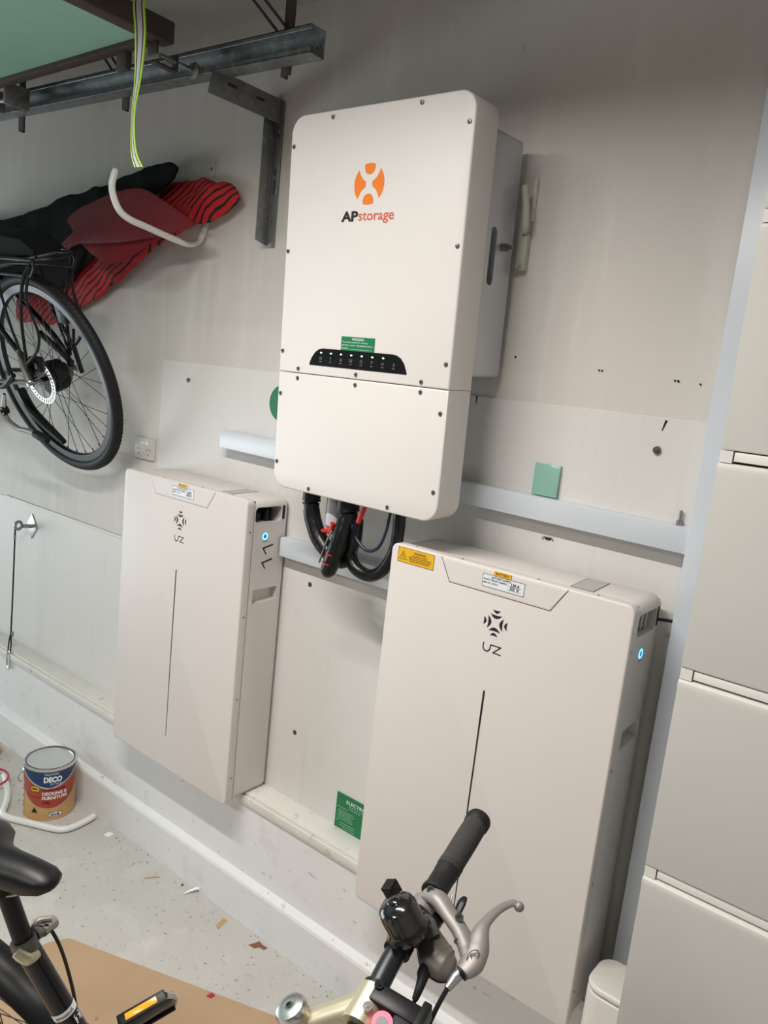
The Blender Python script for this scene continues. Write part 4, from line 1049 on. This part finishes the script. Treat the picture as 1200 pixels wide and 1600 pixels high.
# rest of the frame
hd = Vector((0.790, -1.020, 0.955)); hdn = Vector((0.835, -0.975, 0.835)); crown = Vector((0.85, -0.962, 0.80)); fax = Vector((0.985, -0.800, 0.325)); rax = Vector((0.02, -0.925, 0.315))
fax.z = .332; rax.z = .33
b = MB(); b.cyl(hd, hdn, .020); b.build('head_tube', M['paintblk'], fb)
b = MB(); b.tube([pc + sd_ * .36, (bbp * .25 + hdn * .75)], .016, 16, smooth=0); b.build('top_tube', M['paintblk'], fb)
b = MB(); b.tube([bbp, hdn], .020, 16, smooth=0); b.build('down_tube', M['paintblk'], fb)
latv = (fax - rax).cross(Vector((0.272, -1.08, .8)) - rax).normalized()
if latv.y < 0: latv = -latv
for s_ in (-1, 1):
    b = MB(); b.tube([crown + latv * s_ * .03, crown + latv * s_ * .055 - Vector((-.01, -.01, .04)), fax + latv * s_ * .055], [.016, .015, .010], 12, smooth=0); b.build('fork_leg', M['paintblk'], fb)
    b = MB(); b.tube([bbp + latv * s_ * .03, rax + latv * s_ * .06], .010, 10, smooth=0); b.build('chainstay', M['paintblk'], fb)
    b = MB(); b.tube([pc + sd_ * .26 + latv * s_ * .015, rax + latv * s_ * .06], .008, 10, smooth=0); b.build('seatstay', M['paintblk'], fb)
for n_, c_ in (('front_wheel', fax), ('rear_wheel', rax)):
    e = bpy.data.objects.new(n_, None); C.objects.link(e); e.parent = fb; e.location = c_
    ux = (fax - rax).normalized(); e.rotation_euler = Matrix((ux, latv, ux.cross(latv))).transposed().to_euler()
    if n_ == 'front_wheel': fwt = wheel(e, (0, 0, 0), R=0.33, tw=.024, full=False)
    else:
        wheel(e, (0, 0, 0), R=0.318, tw=.024, full=False)
        g_ = MB(); g_.lathe([(.335, -.030), (.345, -.018), (.348, 0), (.345, .018), (.335, .030), (.333, .030), (.343, .017), (.346, 0), (.343, -.017), (.333, -.030), (.335, -.030)], frame((0, 0, 0), (0, 1, 0), (1, 0, 0)), 48, PI * .75, PI * 1.95)
        g_.build('mudguard', M['black'], e)
b = MB(); b.cyl(bbp - latv * .04, bbp + latv * .04, .022); b.build('bottom_bracket', M['paintblk'], fb)
# crank and pedal towards the wall
pdl = Vector((0.236, -0.822, 0.485)); cr0 = bbp + latv * .06
b = MB(); b.tube([cr0, cr0 * .5 + (pdl - latv * .0) * .5 - hx * .01, pdl - latv * .045 + Vector((0, -.0, 0))], [.014, .011, .012], 12, flat=.6); b.build('crank_arm', M['alu'], fb)
px = Vector((0.030, 0.052, 0.028)).normalized(); py_ = Vector((0.0, 0.73, -0.48)); py_ = (py_ - px * py_.dot(px)).normalized(); pz = px.cross(py_)
ped = bpy.data.objects.new('pedal', None); C.objects.link(ped); ped.parent = fb; ped.location = pdl
ped.rotation_euler = Matrix((px, py_, pz)).transposed().to_euler()
for s_ in (-1, 1):
    b = MB(); b.box((-.045, s_ * .030 - .004, -.011), (.045, s_ * .030 + .004, .011), .002); b.build('cage_plate', M['black'], ped)
    b = MB(); b.box((-.030, s_ * .0345 - .001, -.006), (.030, s_ * .0345 + .001, .006), .001); b.build('reflector', M['amber'] if s_ < 0 else M['chrome'], ped)
b = MB(); b.tube([(.045, -.028, 0), (.052, -.012, 0), (.054, 0, 0), (.052, .012, 0), (.045, .028, 0)], .006, 8); b.build('cage_end', M['chrome'], ped)
b = MB(); b.tube([(-.05, 0, 0), (-.02, 0, 0), (.03, 0, 0), (.052, 0, 0)], [.009, .013, .011, .012], 14); b.build('pedal_body', M['casting'], ped)
b = MB(); b.tube([(0.262, -1.052, 0.806), (0.2660, -1.0420, 0.806), (0.2662, -1.0247, 0.77), (0.2591, -1.0062, 0.72), (0.2582, -0.9907, 0.66), (0.2652, -0.9762, 0.58), (0.30, -0.95, 0.45), (0.38, -.93, .36)], .0028, 8); b.build('brake_cable', M['black'], fb)
# stem
cap = Vector((0.7785, -1.0469, 1.0)); st_up = (hd - hdn).normalized()
capn = (st_up + Vector((.0, -.05, .0))).normalized()
b = MB(); b.cyl(cap - capn * .055, cap - capn * .006, .0175, .0175, 28); b.tube([cap - capn * .030, cap * .5 - capn * .015 + Vector((.849, -1.000, 1.020)) * .5, Vector((.850, -.998, 1.018))], [.0150, .0145, .0165], 24)
b.build('stem', M['gold'], fb)
b = MB(); b.lathe([(0, .0015), (.004, .001), (.0045, .004), (.010, .0045), (.0165, .002), (.0185, -.002), (.0185, -.006), (0, -.006)], frame(cap, capn), 32); b.build('top_cap', M['chrome'], fb)
b = MB(); b.lathe([(0, .001), (.0028, .001), (.0028, .0042), (.0042, .0042)], frame(cap + capn * .0005, capn), 16); b.build('cap_bolt', M['screw'], fb)
b = MB(); sidev = (-latv); b.cyl(cap - capn * .03 - hx * .018 - latv * .012, cap - capn * .03 - hx * .018 + latv * .012, .0055); b.build('pinch_bolt', M['steel'], fb)
BP = [Vector(p) for p in ((0.860, -1.200, 1.045), (0.858, -1.10, 1.005), (0.8545, -1.035, 1.000), (0.850, -1.000, 1.012), (0.8440, -0.9795, 1.020), (0.8378, -0.9455, 1.035), (0.8343, -0.9086, 1.050), (0.8300, -0.8650, 1.066), (0.8240, -0.8150, 1.082), (0.8076, -0.7213, 1.103))]
b = MB(); b.tube(BP[:4], [.0111, .0120, .0127, .0128], 20, smooth=5); b.tube(BP[3:], [.0128, .0126, .0125, .0125, .0113, .0111, .0111], 20, smooth=5); b.build('handlebar', M['bar'], fb)
fc = Vector((.850, -1.002, 1.013)); bd_ = (BP[4] - BP[2]).normalized()
b = MB(); b.cyl(fc - bd_ * .021, fc + bd_ * .021, .0205, .0205, 28); b.build('stem_faceplate', M['gold'], fb)
for s_ in (-1, 1):
    q = fc + bd_ * .013 * s_ + Vector((0.006, 0, .020)); b = MB(); b.cyl(q, q + Vector((.001, -.001, .005)), .0052, .0052, 16); b.cyl(q + Vector((.001, -.001, .005)), q + Vector((.001, -.001, .0052)), .0025, .0025, 6); b.build('faceplate_bolt', M['chrome'] if s_ < 0 else M['black'], fb)
# grips
ga, gb = Vector((0.8290, -0.8560, 1.0690)), Vector((0.8076, -0.7213, 1.1030)); gd = (gb - ga).normalized(); gl = (gb - ga).length
b = MB(); b.lathe([(.0125, 0), (.0165, .001), (.0170, .004), (.0165, .007), (.0152, .009), (.0152, .032), (.0158, .036), (.0158, .050)], frame(ga, gd), 28); g_ = b.build('grip', M['rubber'], fb)
b = MB(); b.lathe([(.0158, .044), (.0166, .045), (.0166, .048), (.0152, .050), (.0166, .052), (.0166, .055), (.0160, .057), (.0165, gl * .7), (.0163, gl - .010), (.0160, gl - .009)], frame(ga, gd), 28); b.build('grip_sleeve', M['grip'], g_)
b = MB(); b.lathe([(.0162, gl - .010), (.0176, gl - .008), (.0178, gl + .002), (.0160, gl + .006), (.010, gl + .008), (0, gl + .008)], frame(ga, gd), 28); b.build('end_plug', M['rubber'], g_)
b = MB(); b.tube([(0.860, -1.200, 1.045), (.859, -1.33, 1.06)], .016, 20, smooth=0); b.build('grip', M['grip'], fb)
# brake lever assembly
lev = bpy.data.objects.new('brake_lever', None); C.objects.link(lev); lev.parent = fb
cc = Vector((0.8318, -0.8790, 1.0620))
b = MB(); b.cyl(cc - gd * .009, cc + gd * .009, .0175, .0175, 24); b.build('clamp', M['casting'], lev)
b = MB(); b.tube([(0.8310, -0.8740, 1.0800), (0.8500, -0.8770, 1.0850), (0.8720, -0.8850, 1.0800), (0.8920, -0.8915, 1.0740), (0.9080, -0.8990, 1.0660), (0.9160, -0.9070, 1.0600)], [.0100, .0120, .0105, .0105, .0120, .0100], 14, flat=.75, smooth=6); b.build('lever_body', M['casting'], lev)
b = MB(); b.tube([(0.9190, -0.9245, 1.0560), (0.9215, -0.9110, 1.0610), (0.9180, -0.8960, 1.0680), (0.9125, -0.8810, 1.0770), (0.9105, -0.8680, 1.0820), (0.9112, -0.8450, 1.0850), (0.9145, -0.8240, 1.0850), (0.9192, -0.8150, 1.0850), (0.9255, -0.8135, 1.0830)], [.0100, .0150, .0150, .0105, .0070, .0058, .0056, .0060, .0064], 14, flat=.6, smooth=6); b.sphere((0.9255, -0.8135, 1.0830), .0062)
b.build('lever_blade', M['casting'], lev)
for p, r_ in (((0.8370, -0.8765, 1.0905), .0045), ((0.8860, -0.8870, 1.0860), .0050), ((0.8960, -0.9040, 1.0700), .0035)):
    b = MB(); b.lathe([(0, .001), (r_ * .5, .001), (r_ * .5, .003), (r_, .003), (r_ * 1.05, 0)], frame(p, Vector(CAMP) - Vector(p)), 14); b.build('pivot_screw', M['screw'], lev)
e_ = Vector((0.9195, -0.9060, 1.0655)); m_ = frame(e_ + (Vector(CAMP) - e_).normalized() * .0085, Vector(CAMP) - e_, (0.1, 1, .3))
b = MB(); b.lathe([(.0072, 0), (.0080, .0008), (.0088, 0)], m_ @ Matrix.Scale(.6, 4, (0, 1, 0)), 24)
b.tube([m_ @ Vector((-.004, -.003, .0006)), m_ @ Vector((0, .003, .0006)), m_ @ Vector((.004, -.001, .0006))], .0006, 5); b.build('lever_emblem', M['steel'], lev)
b = MB(); P = [Vector(p) for p in ((0.9190, -0.9170, 1.0550), (0.9151, -0.9210, 1.0510), (0.9125, -0.9270, 1.0470), (0.9107, -0.9330, 1.0440), (0.9110, -0.9400, 1.0400))]
b.cyl(P[0], P[1], .0085, .0085, 12); b.cyl(P[1], P[2], .0060, .0062, 12); b.cyl(P[2], P[4], .0062, .0042, 12); b.build('barrel_adjuster', M['alu'], lev)
b = MB(); b.cyl(P[0] * .7 + P[1] * .3, P[1], .0092, .0092, 14); b.build('lock_ring', M['black'], lev)
b = MB(); b.tube([P[4], (0.9083, -0.9556, 1.020), (0.9046, -0.9720, .985), (.895, -1.0, .90), (.90, -.95, .75)], .0028, 8); b.build('brake_cable', M['black'], fb)
# shifter pod
sh = bpy.data.objects.new('gear_shifter', None); C.objects.link(sh); sh.parent = fb
b = MB(); cs = Vector((0.8342, -0.9030, 1.0515)); b.cyl(cs - gd * .006, cs + gd * .012, .0170, .0170, 24); b.tube([(0.8360, -0.897, 1.062), (0.850, -0.897, 1.060), (0.862, -0.900, 1.052)], [.010, .012, .010], 12); b.build('clamp', M['pod'], sh)
b = MB(); pts = [Vector(p) for p in ((0.8500, -0.8935, 1.0530), (0.8600, -0.9000, 1.0460), (0.8740, -0.9060, 1.0380), (0.8880, -0.9075, 1.0360), (0.8980, -0.9060, 1.0370))]
b.tube(pts, [.0120, .0175, .0215, .0190, .0100], 18, flat=.55, up=(.25, -.45, .85), smooth=6); b.build('pod_body', M['pod'], sh)
b = MB(); b.tube([p - Vector((.002, -.004, .006)) for p in pts], [.0125, .0180, .0225, .0200, .0110], 18, flat=.5, up=(.25, -.45, .85), smooth=6); b.build('pod_base', M['black'], sh)
b = MB(); b.box((-.010, -.020, -.004), (.006, .014, .006), .003, m=frame((0.8560, -0.8880, 1.0570), (.2, -.4, .9))); b.build('indicator_window', M['gloss'], sh)
b = MB(); b.tube([(0.8650, -0.8700, 1.055), (0.8676, -0.8600, 1.066), (0.8664, -0.8480, 1.074), (0.8656, -0.8400, 1.077)], [.004, .0055, .006, .003], 10, flat=.6); b.build('thumb_paddle', M['black'], sh)
b = MB(); b.tube([(0.862, -0.872, 1.06), (0.855, -0.858, 1.066), (.850, -.845, 1.075)], .0014, 6); b.build('shift_rod', M['steel'], sh)
b = MB(); b.tube([(0.8690, -0.9190, 1.0320), (0.8720, -0.9280, 1.0270), (0.8744, -0.9333, 1.0250), (0.8772, -0.9425, 1.0200), (0.8772, -0.9491, 1.0100)], [.0070, .0078, .0062, .0050, .0036], 12, smooth=3); b.build('cable_boot', M['rubber'], sh)
b = MB(); b.tube([(0.8772, -0.9480, 1.0110), (0.8768, -0.9560, .995), (.874, -.975, .96), (.86, -1.0, .88)], .0026, 8); b.build('gear_cable', M['black'], fb)
# bell
bl = bpy.data.objects.new('bell', None); C.objects.link(bl); bl.parent = fb
b0 = Vector((0.8445, -0.9260, 1.0670)); bx = Vector((-0.46, -0.36, 0.93)).normalized(); mB = frame(b0, bx) @ Matrix.Diagonal((1.14, 1.14, 0.98, 1))
b = MB(); b.lathe([(0, -.002), (.0235, -.002), (.0240, .004), (.0215, .007), (.0205, .010), (.0205, .030), (.0190, .037), (.0150, .041), (.0075, .0425), (.0070, .0440), (.0050, .0455), (0, .0460)], mB, 36); b.build('bell_dome', M['gloss'], bl)
b = MB(); b.box((-.008, -.006, 0), (.008, .006, .022), .003, m=frame(b0 - bx * .022, bx)); b.cyl(Vector((0.8360, -0.9300, 1.0420)) - bd_ * .007, Vector((0.8360, -0.9300, 1.0420)) + bd_ * .007, .0165, .0165, 24); b.build('bell_clamp', M['black'], bl)
b = MB(); tp = Vector((0.8060, -0.9230, 1.0960))
for i in range(5): b.box((-.0075, -.0018 + i * .0034, 0), (.0075, .0010 + i * .0034, .0048), .0006, 1, m=frame(tp, bx, (1, .2, 0)))
b.box((-.0075, -.002, -.014), (.0075, .0155, .002), .002, m=frame(tp, bx, (1, .2, 0))); b.build('thumb_lever', M['rubber'], bl)
# phone mount and pink light
pm = bpy.data.objects.new('phone_mount', None); C.objects.link(pm); pm.parent = fb
pc_ = Vector((0.8455, -0.9820, 1.0185))
b = MB(); b.cyl(pc_ - bd_ * .010, pc_ + bd_ * .007, .0178, .0178, 28); b.build('clamp_ring', M['black'], pm)
mm = frame((0.872, -0.990, 1.030), (.10, -.30, .95), (.86, .12, 0))
b = MB(); b.box((-.022, -.012, -.010), (.036, .010, .008), .003, m=mm); b.box((.010, -.048, -.012), (.040, .010, .006), .004, m=mm); b.box((.034, -.05, -.012), (.044, .014, .014), .002, m=mm); b.build('mount_block', M['black'], pm)
b = MB(); b.cyl((0.878, -1.010, 1.014), (0.882, -1.018, 1.030), .0125, .0115, 20); pl_ = b.build('bar_plug', M['pink'], fb); pl_['label'] = 'pink knob'
b = MB(); b.cyl((0.882, -1.018, 1.0295), (0.8825, -1.0185, 1.0315), .0070, .0060, 16); b.build('plug_centre', M['alu'], pl_)

# ================================================================ FLOOR THINGS
# paint tin
px_, py2, PR, PH = -1.206, -0.208, 0.0890, 0.198
t = thing('paint_tin', 'paint tin of decking and furniture oil with blue and red label on the floor', 'paint tin', (px_, py2, 0.001))
b = MB(); b.lathe([(0, 0), (PR, 0), (PR, .004), (PR - .001, .006), (PR - .001, PH - .012), (PR, PH - .010)], None, 64); b.build('can_wall', M['tan'], t)
b = MB(); b.lathe([(PR - .001, PH - .012), (PR + .0025, PH - .008), (PR + .003, PH), (PR, PH + .002), (PR - .006, PH - .001), (PR - .008, PH - .006)], None, 64); b.build('rim', M['tin'], t)
b = MB(); b.lathe([(PR - .004, PH - .002), (PR - .010, PH - .001), (PR - .012, PH - .005), (0, PH - .005)], None, 64); b.build('lid', M['lidpaint'], t)
b = MB(); b.torus(PR - .0065, .0018, Matrix.Translation((0, 0, PH - .001)), 64, 6); b.build('lid_groove', M['dark'], t)
A0 = math.atan2(-1.618 - py2, 1.269 - px_)     # the label faces the room


def can(rad): return lambda u, v: (rad * math.cos(A0 + u / rad), rad * math.sin(A0 + u / rad), v)


def can_area(mb, top, bot, u0, u1, fn_, n=36):
    us = [u0 + (u1 - u0) * i / n for i in range(n + 1)]
    for a, c_ in zip(us[:-1], us[1:]):
        if top(a) - bot(a) < 1e-5 and top(c_) - bot(c_) < 1e-5: continue
        mb.bm.faces.new([mb.bm.verts.new(fn_(x, y_)) for x, y_ in ((a, bot(a)), (c_, bot(c_)), (c_, top(c_)), (a, top(a)))])
    return mb


HW = 0.118
b = MB(); can_area(b, lambda u: PH - .013, lambda u: 0.050 + 0.075 * min(1, abs(u / HW)) ** 2.2, -HW, HW, can(PR + .0003)); b.build('red_label', M['rust'], t)
b = MB(); can_area(b, lambda u: PH - .013, lambda u: 0.128 + 0.055 * min(1, abs(u / HW)) ** 1.6, -HW, HW, can(PR + .0006)); b.build('blue_label', M['navy'], t)
b = MB(); can_area(b, lambda u: 0.128 + 0.055 * min(1, abs(u / HW)) ** 1.6 - .0002, lambda u: 0.122 + 0.055 * min(1, abs(u / HW)) ** 1.6, -HW, HW, can(PR + .0005)); b.build('label_edge', M['pvc'], t)
b = MB(); can_area(b, lambda u: .092 + .1 * u * u, lambda u: .090 + .1 * u * u, -.09, .09, can(PR + .0006)); b.build('label_line', M['darkred'], t)
b = MB(); f = can(PR + .001)
for w_, q_, bo, mt in (('CAUTION', (-0.018, 0.176, 0.028, 0.183), 0, 'white'), ('DECO', (-0.020, 0.148, 0.042, 0.170), 0.05, 'white'), ('DECKING &', (-0.024, 0.099, 0.062, 0.111), 0.03, 'white'), ('FURNITURE', (-0.024, 0.082, 0.064, 0.095), 0.03, 'white'),
                       ('STYLE', (0.002, 0.137, 0.042, 0.145), 0.02, 'pvc'), ('OUTDOOR', (-0.024, 0.114, 0.056, 0.125), 0.04, 'darkred'), ('OIL', (-0.024, 0.064, 0.006, 0.077), 0.04, 'darkred')):
    b = MB(); text(b, w_, *q_, f, bo); b.build('label_lettering', M[mt], t)
b = MB(); poly(b, [(-.062, .030), (-.040, .030), (-.051, .052)], f); b.build('label_symbol', M['ink'], t)
for (u, v, w_, h_, mt) in ((-.050, .122, .016, .009, M['yellow']), (.022, .022, .022, .007, M['white'])):
    b = MB(); poly(b, [(u + x, v + z) for x, z in rrect(-w_ - .0015, -h_ - .0015, w_ + .0015, h_ + .0015, h_ * .8)], can(PR + .0009)); o_ = b.build('badge', M['ink'], t)
    b = MB(); poly(b, [(u + x, v + z) for x, z in rrect(-w_, -h_, w_, h_, h_ * .8)], can(PR + .0014)); b.build('badge_face', mt, o_)
    b = MB(); bars(b, u - w_ * .7, u + w_ * .7, v - h_ * .4, h_ * .8, can(PR + .0018), 9, .002); b.build('badge_print', M['ink'], o_)
b = MB(); quad(b, -.125, .006, -.1125, .130, can(PR + .0005)); b.build('white_strip', M['white'], t)
b = MB()
for z in (.03, .045, .07, .095, .11): quad(b, -.122, z, -.116, z + .008, can(PR + .0009))
b.build('strip_print', M['ink'], t)
a_ = A0 - 1.42
ear = Vector((math.cos(a_), math.sin(a_), 0))
b = MB(); b.lathe([(0, .006), (.008, .004), (.012, 0)], frame(ear * PR + Vector((0, 0, PH - .035)), ear), 18); b.build('handle_ear', M['tin'], t)
b = MB(); tg = Vector((-ear.y, ear.x, 0)); b.tube([ear * (PR + .007) + Vector((0, 0, PH - .035)), ear * (PR + .016) - tg * .01 + Vector((0, 0, PH - .060)), ear * (PR + .010) - tg * .02 + Vector((0, 0, PH - .085)), ear * (PR + .004) + tg * -.045 * 1 + Vector((0, 0, PH - .10)) - ear * .012 + ear * .002], .0016, 6); b.build('wire_handle', M['steel'], t)

# hook on the floor round the tin
b = MB(); b.tube([(-1.50, -0.230, .013), (-1.40, -0.268, .013), (-1.335, -0.300, .013), (-1.292, -0.330, .013), (-1.262, -0.352, .013), (-1.225, -0.354, .013), (-1.140, -0.315, .013), (-1.060, -0.275, .013), (-1.030, -0.250, .013), (-1.022, -0.215, .013), (-1.026, -0.165, .013), (-1.034, -0.132, .013)], 0.0115, 14)
tag(b.build('floor_hook', M['whitetube']), 'white coated storage hook lying on the floor around the paint tin', 'hook')
b = MB(); b.torus(0.075, 0.004, Matrix.Translation((-1.495, -0.300, .0275)), 40, 8); t = b.build('cord_ring', M['red']); tag(t, 'crimson ring of cord on the floor at the left edge', 'ring')
b = MB(); b.cyl((-1.56, -0.105 - .09, 0.0), (-1.56, -0.105 - .09, 0.018), 0.06, 0.06, 40); 
o = b.build('timber_disc', M['card']); o.location = (-.17, .0, .001); tag(o, 'flat brown disc on the floor beyond the paint tin, cut by the left edge', 'disc')

# cardboard sheet
b = MB(); b.prism([(-0.551, -0.506), (-0.560, -0.548), (-0.50, -1.6), (0.75, -1.7), (0.75, -0.115 - .0), (0.60, -0.112)][:0] or [(-0.551, -0.506), (-0.575, -0.555), (-0.62, -1.5), (0.62, -1.5), (0.62, -0.125), (0.49, -0.125)], 0.0, 0.004, 'XY')
o = b.build('cardboard_sheet', M['card'], smooth=False); o.location.z = 0.001
tag(o, 'flat brown cardboard sheet spread on the concrete under the bicycle', 'cardboard')


def scrap(name, pts, h, m_, lab, cat, loc, rz=0):
    b_ = MB(); b_.prism(pts, 0, h, 'XY'); o_ = b_.build(name, m_, smooth=False); o_.location = loc; o_.rotation_euler = (0, 0, rz); return tag(o_, lab, cat)


scrap('paper_scrap', [(-.012, -.014), (.014, -.010), (.010, .016), (-.013, .012)], .0008, M['white'], 'small square of pale tape on the floor near the paint tin', 'scrap', (-0.917, -0.145, .0005))
b = MB(); b.tube([(-.634, -.196, .002), (-.62, -.178, .004), (-.605, -.155, .002)], .0012, 6); tag(b.build('wood_sliver', M['tan']), 'thin curved pale sliver in the middle of the concrete', 'sliver')
b = MB(); b.lathe([(0, .004), (.003, .004), (.005, .001), (.005, 0)], Matrix.Translation((-0.524, -0.126, 0)), 12); tag(b.build('lost_screw', M['screw']), 'small dark screw on the floor close to the kerb', 'screw')
b = MB(); b.tube([(-.485, -.150, .003), (-.475, -.13, .010), (-.462, -.112, .016), (-.455, -.110, .006)], [.003, .006, .006, .003], 8, flat=.25); tag(b.build('tape_curl', M['white']), 'curl of white tape on the floor against the kerb', 'tape')
scrap('tape_scrap', [(-.008, -.018), (.006, -.020), (.010, .018), (-.006, .022)], .0008, M['tan'], 'brown strip of packing tape on the concrete near the kerb', 'tape', (-0.302, -0.150, .0005), .3)
scrap('dry_leaf', [(-.03, -.006), (-.01, -.012), (.004, -.002), (.02, -.008), (.026, .004), (.006, .010), (-.006, .020), (-.018, .006)], .001, M['leaf'], 'crumpled brown leaf on the floor left of the handlebar stem', 'leaf', (-0.150, -0.135, .0005), .4)
scrap('red_scrap', [(-.006, -.012), (.006, -.010), (.010, .004), (-.004, .006)], .001, M['red'], 'tiny red and white scrap on the edge of the cardboard', 'scrap', (-0.102, -0.352, .0065))
rr = random.Random(2)
b = MB()
for i in range(120):
    x = rr.uniform(-1.7, 0.2); y_ = rr.uniform(-.65, -.115) if rr.random() < .5 else -.11 - abs(rr.gauss(0, .05))
    s_ = rr.uniform(.0006, .0022)
    if y_ < -.12 and x > -.62 and (y_ + .506) < (x + .551) * .366 + .03: continue
    b.box((x, y_, .0003), (x + s_ * rr.uniform(1, 4), y_ + s_, .0003 + s_ * .6))
o = b.build('floor_grit', M['leaf'], smooth=False); tag(o, 'scattered dark grit and crumbs on the concrete floor', 'grit', kind='stuff')
